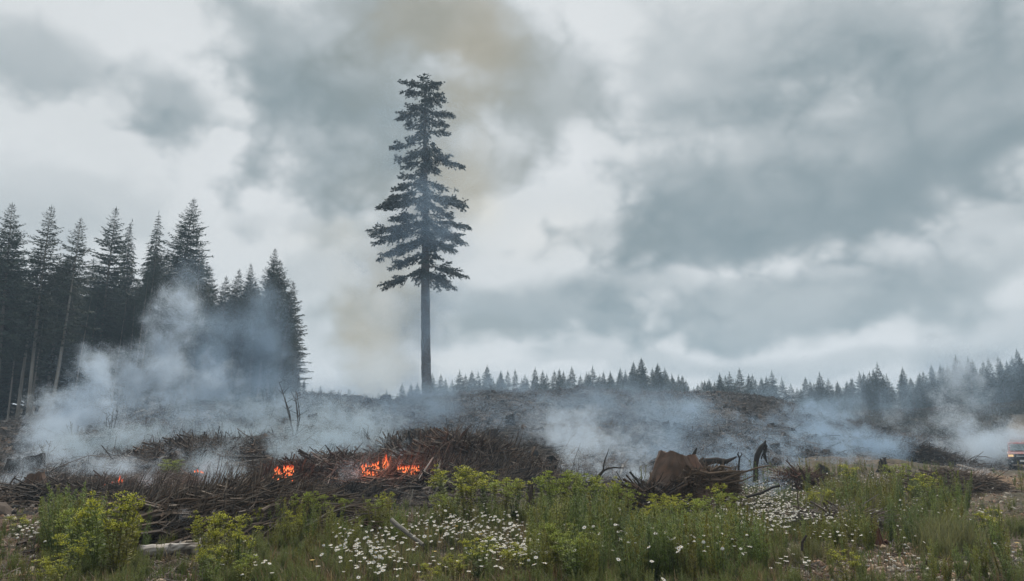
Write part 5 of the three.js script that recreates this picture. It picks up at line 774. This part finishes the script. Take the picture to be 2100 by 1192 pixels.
  const bands = [ // [u0, u1, v0, v1, n, h0, h1, kind, label, group]
    [90, 200, 1120, 1165, 28, 70, 110, 'weed', 'dark feathery weed in the green thicket at the left', 'green thicket at the left'], [200, 310, 1120, 1150, 15, 50, 80, 'weed', 'dark feathery weed between thicket and bleached log', 'weeds left of the bleached log'],
    [560, 860, 1095, 1140, 44, 46, 82, 'weed', 'dark green feathery weed left of the daisy patch', 'dark weeds left of the daisies'], [600, 720, 1140, 1200, 15, 40, 60, 'weed', 'dark green weed at the bottom left of the daisies', 'weeds at the bottom left of the daisies'],
    [860, 1100, 1080, 1110, 20, 50, 66, 'weed', 'feathery green weed inside the row behind the daisies', 'green weeds behind the daisies'], [1090, 1330, 1100, 1215, 74, 80, 125, 'weed', 'tall green weed in the thicket right of the bottom daisies', 'green thicket right of centre'], [1310, 1570, 1100, 1215, 85, 76, 130, 'weed', 'tall green weed in the thicket below the big stump', 'green thicket below the stump'],
    [1530, 1720, 1030, 1090, 24, 50, 76, 'weed', 'green weed standing among the dense white daisies', 'weeds among the dense daisies'], [1690, 1990, 1000, 1075, 78, 44, 76, 'weed', 'green weed in the bank below the right smoke', 'green bank at the right'], [1640, 1960, 970, 1000, 34, 22, 38, 'weed', 'small far weed along the upper edge of the right field', 'far weeds at the right'], [1700, 2060, 1080, 1140, 40, 50, 80, 'weed', 'green weed in front of the gravel mound', 'weeds before the gravel mound'],
    [1540, 1760, 1110, 1200, 20, 40, 70, 'weed', 'sparse green weed on the lower right dirt', 'weeds on the lower right dirt'], [1900, 2110, 1130, 1215, 20, 44, 76, 'weed', 'thin weed at the lower right corner', 'weeds in the lower right corner'], [1990, 2110, 1030, 1075, 4, 20, 34, 'weed', 'weed on the gravel near the right edge', 'weeds on the right gravel'], [0, 110, 1140, 1210, 6, 20, 40, 'weed', 'thin weed on the bare dirt at the left edge', 'weeds on the left dirt'], [270, 480, 1165, 1205, 10, 16, 30, 'weed', 'small weed around the bleached log', 'weeds around the bleached log'], [300, 600, 1110, 1130, 18, 30, 56, 'weed', 'small weed at the foot of the branch pile', 'weeds below the branch pile'],
  ];
  const all = [], rest = [[], [], [], []];
  for (const [u0, u1, v0, v1, n, h0, h1, kind, label, group] of bands) for (let i = 0; i < n; i++) { const u = between(rng, u0, u1), v = between(rng, v0, v1), top = u > 1280 && u < 1620 ? 1040 : u > 1680 && u < 2010 ? 978 : u > 1080 && u < 1290 ? 1000 : 940; all.push([Math.floor(rng() * 4), u, v, Math.max(26, Math.min(between(rng, h0, h1) * 1.08, v - top - rng() * 16)), label, group, between(rng, 0.9, 1.3)]); }
  const limit = all.map((q) => q[3]).sort((a, b) => b - a)[285] ?? 0;
  for (const [k, u, v, h, label, group, w] of all) { if (h >= limit) plantAt('weed', k, u, v, h, 'feathery_weed', label, 'weed', group, w); else { const p = hit(u, v); if (!p) continue; const s = h / pxPerM(p); rest[k].push([p, [0, u * 7, 0], [s * w, s, s * w], null]); } }
  rest.forEach((l, k) => { const m = instanced('feathery_weeds', mergeGeometries(protos.weed[k].children.map((c) => c.geometry)), LEAVES[k], l); tag(m, 'smaller feathery green weeds filling the field between the larger plants', 'weeds', 'small feathery weeds'); });
  [[1322, 1040, 78, 'slim tall weed left of the big stump against pale smoke'], [1302, 1035, 52, 'shorter slim weed further left of the big stump'], [1550, 1040, 84, 'slim tall weed at the hooked snag'], [1575, 1040, 70, 'slim weed right of the hooked snag'], [1530, 1035, 60, 'slim weed left of the hooked snag'], [1645, 985, 44, 'slim weed above the reddish root heap'], [1765, 980, 32, 'slim weed right of the low black stump'], [1150, 1030, 44, 'slim weed behind the green bank'], [1185, 1025, 44, 'slim weed right behind the green bank'], [2095, 1010, 50, 'dark slim weed at the right edge before the truck'], [1600, 1060, 60, 'slim weed rising from the dense daisies'], [2025, 1190, 90, 'brown thin stalk at the lower right, left of two'], [2068, 1200, 84, 'brown thin stalk at the lower right, right of two']]
    .forEach(([u, v, h, l], i) => plantAt('tall', 0, u, v, h, 'slim_weed', l, 'weed'));
  // ground cover nobody could count
  const G = [grassGeo(1, 26, [0.13, 0.165, 0.042], 0.06, 0.2, 0.4), grassGeo(2, 22, [0.24, 0.20, 0.10], 0.06, 0.26, 0.4), grassGeo(3, 18, [0.19, 0.135, 0.075], 0.08, 0.3, 0.4)], lists = [[], [], []], low = [];
  for (let i = 0; i < 8000; i++) {
    const u = between(rng, -60, 2160), v = 955 + 290 * Math.pow(rng(), 0.8), p = hit(u, v); if (!p) continue; const b = burnt(p.x, p.z); if (rng() < b * 1.15 || roadAt(p.x, p.z) > 0.2) continue;
    const m = n3(p.x * 0.5, 30, p.z * 0.5) + n3(p.x * 1.4, 31, p.z * 1.4) * 0.6, bare = (u < 110 || (u > 1580 && v > 1115) || (u > 1920 && v < 1070) || (u > 270 && u < 440 && v > 1120) || (u < 320 && v < 1060)) ? 0.30 : 0; if ((bare && rng() < 0.82) || (m < -0.25 && rng() < 0.85)) continue;
    const s = between(rng, 0.6, 1.25), brown = u > 640 && u < 1120 && v > 1080 ? 0.85 : u > 1500 && u < 1700 && v > 1100 ? 0.6 : 0.3;
    lists[rng() < brown ? (rng() < 0.5 ? 1 : 2) : 0].push([p, [0, rng() * 6.28, 0], [s * 1.2, s, s * 1.2], null]);
    if (rng() < 0.55) low.push([p.clone().add(V(between(rng, -0.2, 0.2), 0, between(rng, -0.2, 0.2))), [0, rng() * 6.28, 0], between(rng, 0.16, 0.36), null]);
  }
  ['short green grass between the weeds of the field', 'straw coloured grass between the weeds and daisies', 'brown dry grass stalks between the weeds and daisies'].forEach((l, k) => tag(instanced('grass', G[k], PLANT.leaf, lists[k]), l, 'grass'));
  tag(instanced('undergrowth', mergeGeometries([protos.weed[0].children[1].geometry, protos.weed[3].children[1].geometry]), PLANT.leaf, low), 'low leafy undergrowth covering the weedy field', 'undergrowth');
  const tuft = grassGeo(5, 150, [0.19, 0.195, 0.08], 0.5, 1.0, 0.5); let first = null;
  [[1905, 1140, 78], [1930, 1138, 90], [1960, 1140, 84], [1985, 1142, 72], [1940, 1150, 66], [2005, 1140, 60], [1590, 1165, 56], [1630, 1160, 50], [1560, 1175, 60], [1680, 1150, 46], [2040, 1100, 40], [2075, 1090, 40], [740, 1170, 56], [820, 1170, 60], [700, 1190, 50], [960, 1130, 52], [1010, 1125, 50], [780, 1195, 50]].forEach(([u, v, h], i) => {
    const p = hit(u, v), s = h / pxPerM(p), m = new THREE.Mesh(tuft, PLANT.leaf); m.name = numbered('grass_tuft'); m.castShadow = true; m.position.copy(p); m.rotation.y = i * 1.3; m.scale.set(s * 1.2, s, s * 1.2); scene.add(m);
    tag(m, ['leftmost of the tall grass clump at right', 'tallest of the tall grass clump at right', 'pale tuft in the middle of the tall grass clump at right', 'right side of the tall grass clump at right', 'front tuft of the tall grass clump at right', 'rightmost tuft of the tall grass clump', 'grass tuft below the weeds left of the stones', 'grass tuft right of the first one above the stones', 'dark grass tuft in front of the stones', 'grass tuft left of the rusty stump chunk', 'grass tuft below the gravel mound', 'grass tuft at the right edge below the gravel mound', 'grass tuft among the left daisies', 'grass tuft among the left daisies below the leaning stick', 'grass tuft at the lower left of the daisies', 'grass tuft in the brown gap of the centre daisies', 'grass tuft right in the brown gap of the centre daisies', 'grass tuft at the bottom below the left daisies'][i], 'grass tuft');
  });
}
// ---- daisies
{
  const make = (seed, droop, look) => {
    const r = rngOf(seed), g = new THREE.Group(), st = new MB(), pt = new MB(), dc = new MB(), lean = between(r, -0.10, 0.10), head = V(lean, 1, between(r, -0.08, 0.08)), nrm = V(look * 0.5 + between(r, -0.3, 0.3), 1, between(r, -0.1, 0.55)).normalize();
    st.tube([V(0, -0.05, 0), V(lean * 0.3, 0.5, 0.01), head], [0.006, 0.005, 0.004], 4, [0.075, 0.085, 0.035], 0, null, false);
    for (let k = 0; k < 9; k++) { const a = r() * 6.28, q = V(lean * 0.3, between(r, 0.05, 0.7), 0); st.leaf(q, V(Math.cos(a), 0.7, Math.sin(a)).normalize(), V(-Math.sin(a), 0, Math.cos(a)), 0.09, 0.016, tint(r, [0.055, 0.08, 0.03], 0.3)); }
    const X = V(1, 0, 0).cross(nrm).normalize(), Y = V().crossVectors(nrm, X), N = 15, R = 0.078;
    for (let k = 0; k < N; k++) { const a = k / N * 6.283 + between(r, -0.08, 0.08), out = X.clone().multiplyScalar(Math.cos(a)).addScaledVector(Y, Math.sin(a)), d = out.clone().addScaledVector(nrm, droop + between(r, -0.12, 0.12)).normalize(), side = V().crossVectors(nrm, out); pt.leaf(head.clone().addScaledVector(out, 0.012), d, side, R * between(r, 0.85, 1.1), 0.026, tint(r, [0.74, 0.73, 0.69], 0.07)); }
    const top = head.clone().addScaledVector(nrm, 0.016), ring = Array.from({ length: 8 }, (_, k) => { const a = k / 8 * 6.283, q = head.clone().addScaledVector(X, Math.cos(a) * 0.024).addScaledVector(Y, Math.sin(a) * 0.024).addScaledVector(nrm, 0.004); return dc.v(q.x, q.y, q.z, [0.42, 0.26, 0.02]); }), c = dc.v(top.x, top.y, top.z, [0.50, 0.34, 0.03]); for (let k = 0; k < 8; k++) dc.tri(ring[k], ring[(k + 1) % 8], c);
    part(g, 'stem', st.geo(), PLANT.leaf); const h = part(g, 'petals', pt.geo(), PLANT.flower); part(h, 'disc', dc.geo(), PLANT.flower); return g;
  };
  const P = [make(1, 0.05, 0.3), make(2, -0.1, -0.3), make(3, 0.35, 0.1), make(4, -0.45, 0.5), make(5, -0.9, 0.2), make(6, 0.15, 0)], fresh = new Set(), rng = rngOf(909), far = [[], [], [], [], [], []];
  // [x, y of heads, half width, half height, how many, height m, kinds, label, group]
  const patches = [[1075, 1135, 42, 26, 42, 0.34, [0, 1, 2, 5], 'white daisy in the dense bright cluster at bottom centre', 'bright daisy cluster at bottom centre'], [1040, 1095, 80, 30, 46, 0.42, [0, 1, 3, 5, 4], 'white daisy above the bright cluster, in the centre patch', 'daisies in the centre patch'], [900, 1080, 50, 26, 40, 0.42, [0, 1, 3, 5], 'white daisy at the upper left of the centre patch', 'daisies at the upper left of the centre patch'], [980, 1065, 90, 16, 24, 0.45, [0, 1, 4], 'white daisy along the top of the centre patch', 'daisies along the top of the centre patch'], [940, 1155, 70, 26, 12, 0.36, [0, 2, 5], 'white daisy among the low yellow weeds at the bottom', 'daisies among the low yellow weeds'],
    [750, 1120, 50, 32, 40, 0.42, [0, 1, 3, 4], 'white daisy in the patch left of the leaning stick', 'daisies left of the leaning stick'], [770, 1170, 70, 26, 26, 0.36, [0, 2, 5], 'white daisy at the bottom left of the leaning stick', 'daisies at the bottom left'], [690, 1120, 14, 30, 9, 0.5, [0, 1], 'white daisy at the far left end of the left patch', 'daisies at the left end'],
    [1310, 1085, 26, 14, 16, 0.42, [0, 1, 5], 'white daisy in the small cluster left below the big stump', 'daisies left below the stump'], [1240, 1100, 60, 40, 20, 0.5, [0, 1, 5], 'white daisy in the green thicket right of centre', 'daisies in the green thicket'], [1450, 1110, 90, 50, 28, 0.5, [0, 1, 5], 'white daisy in the thicket below the big stump', 'daisies in the thicket below the stump'],
    [1870, 1100, 60, 30, 14, 0.3, [4, 3, 0], 'white daisy with drooping petals near the tall grass', 'daisies near the tall grass'], [1850, 1150, 60, 25, 16, 0.22, [4, 4, 3], 'spent daisy with drooping petals on the lower right gravel', 'spent daisies on the lower right gravel'], [1630, 1155, 40, 14, 12, 0.26, [0, 2, 5], 'white daisy above the stones at lower right', 'daisies above the stones'], [2025, 1060, 30, 14, 14, 0.34, [0, 1], 'white daisy right of the tall grass', 'daisies right of the tall grass'], [2060, 1130, 36, 12, 8, 0.26, [4, 0], 'white daisy near the right edge', 'daisies near the right edge']];
  const farPatches = [[1065, 1130, 60, 30, 90, 0.34], [960, 1085, 110, 34, 150, 0.40], [760, 1130, 70, 40, 90, 0.40], [1400, 1100, 110, 50, 50, 0.5],[1590, 1025, 80, 26, 330, 0.38], [1540, 1005, 50, 22, 150, 0.38], [1640, 1050, 90, 20, 210, 0.36], [1570, 1065, 70, 18, 160, 0.34], [1690, 1045, 50, 30, 80, 0.34], [1560, 1090, 60, 10, 40, 0.3], [1800, 985, 70, 14, 130, 0.36], [1710, 990, 50, 14, 60, 0.36], [1800, 1010, 90, 12, 50, 0.36], [1870, 1045, 70, 16, 40, 0.36], [1750, 1060, 60, 24, 50, 0.34], [60, 1085, 36, 18, 40, 0.3], [120, 1110, 60, 20, 24, 0.36], [330, 1050, 20, 8, 16, 0.3], [390, 1060, 60, 20, 14, 0.3], [1480, 1050, 60, 26, 60, 0.42], [1700, 1100, 60, 12, 34, 0.26], [560, 1150, 120, 30, 14, 0.25], [1930, 1010, 60, 12, 20, 0.35]];
  const headAt = (u, v, h) => { let p = hit(u, Math.min(1300, v + 30)); for (let i = 0; i < 4 && p; i++) p = hit(u, v + h * pxPerM(p)); return p; };
  for (const [u0, v0, a, b, n, h, kinds, label, group] of patches) for (let i = 0; i < n; i++) {
    const hh = h * between(rng, 0.75, 1.25), p = headAt(u0 + gauss(rng) * a * 0.78, v0 + gauss(rng) * b * 0.72, hh); if (!p) continue; const k = kinds[Math.floor(rng() * kinds.length)];
    let t; if (!fresh.has(k)) { fresh.add(k); t = P[k]; t.name = numbered('daisy'); scene.add(t); tag(t, label, 'daisy', group); } else t = copyOf(P[k], 'daisy', label, 'daisy', group);
    t.position.copy(p); t.rotation.y = between(rng, -0.9, 0.9); const w = between(rng, 0.24, 0.40); t.scale.set(w, hh, w); t.scale.y = hh;
    t.children[1].scale.set(1, 1, 1);
  }
  for (const [u0, v0, a, b, n, h] of farPatches) for (let i = 0; i < n; i++) { const hh = h * between(rng, 0.75, 1.25), p = headAt(u0 + gauss(rng) * a * 0.72, v0 + gauss(rng) * b * 0.7, hh); if (!p) continue; far[Math.floor(rng() * 6)].push([p, [0, between(rng, -0.9, 0.9), 0], [0.34, hh, 0.34], null]); }
  // the many small ones behind: flowers and stems as two meshes per kind
  const dense = P.map((g) => [g.children[0].geometry, mergeGeometries([g.children[1].geometry, g.children[1].children[0].geometry])]);
  far.forEach((l, k) => { const root = instanced('daisies', dense[k][1], PLANT.flower, l); tag(root, 'mass of small white daisies farther back in the field', 'daisies', 'far daisies'); const s = new THREE.InstancedMesh(dense[k][0], PLANT.leaf, l.length); s.name = 'stems'; s.instanceMatrix.copy(root.instanceMatrix); s.userData.kind = 'stuff'; root.add(s); });
  const yel = new MB(); for (let k = 0; k < 7; k++) { const a = k / 7 * 6.28; yel.leaf(V(0, 1, 0), V(Math.cos(a), 0.3, Math.sin(a)).normalize(), V(-Math.sin(a), 0, Math.cos(a)), 0.06, 0.04, [0.55, 0.36, 0.02]); } const ys = new MB(); ys.tube([V(0, -0.05, 0), V(0.03, 0.5, 0), V(0, 1, 0)], [0.005, 0.004, 0.003], 4, [0.07, 0.08, 0.03], 0, null, false);
  const yg = yel.geo(), sg = ys.geo();
  [[1118, 1046, 0.6, 'small yellow flower right of the row of weeds behind the daisies'], [935, 1085, 0.4, 'small yellow flower among the left centre daisies'], [638, 1155, 0.25, 'small yellow flower on its own at lower left'], [2092, 1125, 0.3, 'small yellow flower at the right edge'], [1740, 1055, 0.4, 'small orange yellow flower beside the bleached twigs'], [985, 1102, 0.4, 'small yellow flower in the brown gap of the daisies'], [890, 1137, 0.3, 'small yellow flower above the low yellow weeds']].forEach(([u, v, h, l]) => { const p = headAt(u, v, h); if (!p) return; const g = thing('yellow_flower', l, 'flower', p); g.scale.set(0.7, h, 0.7); part(g, 'stem', sg, PLANT.leaf); part(g, 'petals', yg, PLANT.flower); });
}
// ---------------------------------------------------------------- stones and gravel
{
  const rng = rngOf(515), stoneGeo = (s) => { const g = new THREE.IcosahedronGeometry(0.5, 3), p = g.attributes.position; for (let i = 0; i < p.count; i++) { const x = p.getX(i), y = p.getY(i), z = p.getZ(i), k = 1 + n3(x * 1.6 + s * 5, y * 1.6, z * 1.6) * 0.5 + n3(x * 5 + s, y * 5, z * 5) * 0.10; p.setXYZ(i, x * k * 1.25, y * k * 0.72, z * k); } g.deleteAttribute('normal'); g.deleteAttribute('uv'); return g; };
  const geos = [1, 2, 3, 4].map(stoneGeo), mats = [[0.33, 0.27, 0.20], [0.42, 0.38, 0.32], [0.24, 0.20, 0.16], [0.36, 0.25, 0.17]].map((c) => std({ color: new THREE.Color().setRGB(...c), map: grain.map, bumpMap: grain.bump, bumpScale: 0.01 }));
  for (const g of geos) { const p = g.attributes.position, uv = new Float32Array(p.count * 2); for (let i = 0; i < p.count; i++) { uv[i * 2] = p.getX(i) * 0.15 + p.getZ(i) * 0.05; uv[i * 2 + 1] = p.getY(i) * 0.15 + p.getZ(i) * 0.1; } g.setAttribute('uv', new THREE.BufferAttribute(uv, 2)); }
  [[1967, 1166, 26, 0, 'large tan boulder on the gravel at lower right'], [1520, 1184, 26, 1, 'pale angular stone at the bottom, right of the thicket'], [1995, 1172, 16, 2, 'round grey stone right of the tan boulder'], [1575, 1172, 15, 1, 'pale stone above the angular one'], [1600, 1165, 14, 3, 'reddish stone in the row right of the thicket'], [1622, 1160, 12, 0, 'tan stone in the row right of the thicket'], [1753, 1168, 13, 0, 'tan stone left of the spent daisies'], [1725, 1188, 17, 1, 'pale stone at the bottom edge right of centre'], [1740, 1192, 14, 3, 'reddish stone at the bottom edge right of centre'], [1985, 1150, 10, 1, 'small pale stone behind the tan boulder'], [2010, 1185, 14, 2, 'grey stone at the bottom right'], [296, 1174, 10, 1, 'round white stone below the bleached log'], [372, 1183, 11, 1, 'round white stone at the bottom left'], [95, 1128, 12, 1, 'pale stone at the top of the left dirt bank'], [1600, 1150, 9, 0, 'small tan stone above the row of stones'], [1555, 1190, 10, 0, 'tan stone by the pale angular one'], [2035, 965, 9, 2, 'dark stone on top of the gravel mound'], [2055, 1180, 12, 0, 'tan stone at the lower right corner']]
    .forEach(([u, v, w, k, l], i) => { const p = hit(u, v), s = w / pxPerM(p) * 0.8, m = new THREE.Mesh(geos[i % 4], mats[k]); m.name = numbered('stone'); m.castShadow = m.receiveShadow = true; m.position.copy(p).y += s * 0.12; m.rotation.set(0, i * 1.7, (rng() - 0.5) * 0.5); m.scale.setScalar(s); scene.add(m); tag(m, l, 'stone'); });
  const small = new THREE.IcosahedronGeometry(0.5, 1); { const p = small.attributes.position; for (let i = 0; i < p.count; i++) { const x = p.getX(i), y = p.getY(i), z = p.getZ(i), k = 1 + n3(x * 2 + 7, y * 2, z * 2) * 0.6; p.setXYZ(i, x * k * 1.2, y * k * 0.7, z * k); } small.deleteAttribute('normal'); small.deleteAttribute('uv'); }
  const list = [], areas = [[1580, 1800, 1130, 1200, 500], [1780, 2110, 1120, 1200, 900], [1930, 2110, 965, 1080, 900], [0, 150, 1050, 1200, 520], [280, 520, 1120, 1200, 380], [1560, 1760, 990, 1110, 180], [500, 700, 1130, 1200, 100], [1680, 1760, 1080, 1110, 60], [0, 120, 985, 1060, 200]];
  for (const [u0, u1, v0, v1, n] of areas) for (let i = 0; i < n; i++) { const p = hit(between(rng, u0, u1), between(rng, v0, v1)); if (!p) continue; const s = between(rng, 0.015, 0.05) + Math.pow(rng(), 7) * 0.09, c = tint(rng, [[0.30, 0.23, 0.16], [0.42, 0.37, 0.30], [0.18, 0.13, 0.09], [0.33, 0.21, 0.14]][Math.floor(rng() * 4)], 0.3); p.y += s * 0.1; list.push([p, [rng() * 6, rng() * 6, rng() * 6], s, c]); }
  tag(instanced('gravel', small, DEBRIS, list), 'loose gravel and pebbles on the bare patches of ground', 'gravel');
  // sticks and straw lying in the field
  const fl = [[], [], [], []]; for (let i = 0; i < 2600; i++) { const p = hit(between(rng, -40, 2140), 985 + 230 * Math.pow(rng(), 0.8)); if (!p || burnt(p.x, p.z) > 0.6) continue; const th = between(rng, 0.3, 0.8); fl[Math.floor(rng() * 4)].push([p.add(V(0, 0.02, 0)), [between(rng, -0.3, 0.3), rng() * 6.28, gauss(rng) * 0.15], [between(rng, 0.2, 0.7), th, th], tint(rng, DRY[[0, 2, 5, 2, 4][Math.floor(rng() * 5)]], 0.4)]); }
  fl.forEach((l, k) => tag(instanced('fallen_twigs', stickGeos[k], DEBRIS, l), 'dry twigs lying between the weeds of the field', 'twigs', 'twigs in the field'));
}
// ---------------------------------------------------------------- the fire crew's truck at the right edge
{
  const D = 72, p = onGroundAt(2101, D, 0, 960), red = new THREE.MeshPhysicalMaterial({ color: new THREE.Color().setRGB(0.22, 0.022, 0.02), roughness: 0.4, clearcoat: 0.5 }), black = std({ color: 0x15161a, roughness: 0.6 }), chrome = std({ color: 0xb8bcc0, roughness: 0.35, metalness: 0.8 }), glass = new THREE.MeshPhysicalMaterial({ color: 0x55666a, roughness: 0.12, metalness: 0.1 }), white = std({ color: 0xd8d8d4, roughness: 0.5 }), rubber = std({ color: 0x111111, roughness: 0.9 });
  const lampOn = new THREE.MeshStandardMaterial({ color: 0xffe2b0, emissive: 0xffc070, emissiveIntensity: 0.3, roughness: 0.4 }); lampOn.name = 'headlight';
  const g = thing('pickup_truck', 'red pickup truck with lit headlight on the dirt track at the right edge', 'truck', p, Math.atan2(-p.x, -p.z) + 0.02);
  const profile = (pts, w, bevel = 0.04) => { const s = new THREE.Shape(pts.map(([x, y]) => new THREE.Vector2(x, y))), e = new THREE.ExtrudeGeometry(s, { depth: w - 2 * bevel, bevelEnabled: true, bevelSize: bevel, bevelThickness: bevel, bevelSegments: 2 }); e.translate(0, 0, -(w - 2 * bevel) / 2); e.rotateY(-Math.PI / 2); return e; }; // x runs to the front (+z)
  const box = (w, h, d, x, y, z) => { const b = new THREE.BoxGeometry(w, h, d); b.translate(x, y, z); return b; };
  const W = 2.02;
  part(g, 'body', profile([[2.55, 0.62], [2.72, 0.75], [2.72, 1.18], [2.55, 1.27], [1.15, 1.34], [-2.9, 1.34], [-2.95, 0.65], [-2.4, 0.5], [2.2, 0.5]], W), red);
  part(g, 'cab', profile([[1.2, 1.33], [0.45, 1.98], [0.2, 2.04], [-1.1, 2.04], [-1.3, 1.95], [-1.5, 1.33]], W - 0.22, 0.06), red);
  const ws = new THREE.PlaneGeometry(1.56, 0.76); ws.rotateX(-0.86); ws.translate(0, 1.68, 0.93); part(g, 'windscreen', ws, glass);
  part(g, 'grille', box(1.72, 0.34, 0.08, 0, 1.0, 2.76), black); part(g, 'grille_bar', box(0.95, 0.07, 0.05, 0, 1.02, 2.82), chrome);
  part(g, 'bumper', box(2.06, 0.42, 0.22, 0, 0.62, 2.82), black); part(g, 'number_plate', box(0.34, 0.15, 0.02, -0.1, 0.68, 2.945), white);
  for (const s of [-1, 1]) {
    const hl = part(g, 'headlight', box(0.34, 0.16, 0.08, s * 0.80, 1.06, 2.79), lampOn);
    part(g, 'fog_lamp', new THREE.CylinderGeometry(0.06, 0.06, 0.03, 16).rotateX(Math.PI / 2).translate(s * 0.75, 0.62, 2.94), chrome); part(g, 'tow_hook', box(0.08, 0.12, 0.06, s * 0.42, 0.52, 2.95), white);
    part(g, 'side_window', box(0.02, 0.42, 1.2, s * 0.93, 1.68, -0.35), glass);
    const mir = part(g, 'mirror', box(0.20, 0.26, 0.12, s * 1.24, 1.46, 0.95), black); part(mir, 'mirror_arm', box(0.16, 0.05, 0.06, s * 1.08, 1.42, 0.95), black);
    for (const z of [1.75, -1.75]) { const wh = part(g, 'wheel', new THREE.TorusGeometry(0.30, 0.12, 12, 28).rotateY(Math.PI / 2).translate(s * 0.90, 0.42, z), rubber); part(wh, 'rim', new THREE.CylinderGeometry(0.22, 0.22, 0.14, 20).rotateZ(Math.PI / 2).translate(s * 0.90, 0.42, z), chrome); }
  }
  part(g, 'wiper', box(0.7, 0.02, 0.02, -0.3, 1.40, 1.24), black);
  part(g, 'rear_box', box(1.7, 0.95, 1.6, 0.15, 1.85, -2.1), white); part(g, 'box_rail', box(1.5, 0.05, 0.05, 0.15, 2.42, -1.35), chrome);
  const l = new THREE.SpotLight(0xfff0d8, 1.5, 0, 0.5, 0.6, 2); l.position.set(0.8, 1.06, 2.9); l.target.position.set(0.8, 0.2, 12); l.castShadow = true; l.name = 'headlight_beam'; g.add(l, l.target);
}
renderer.render(scene, camera);
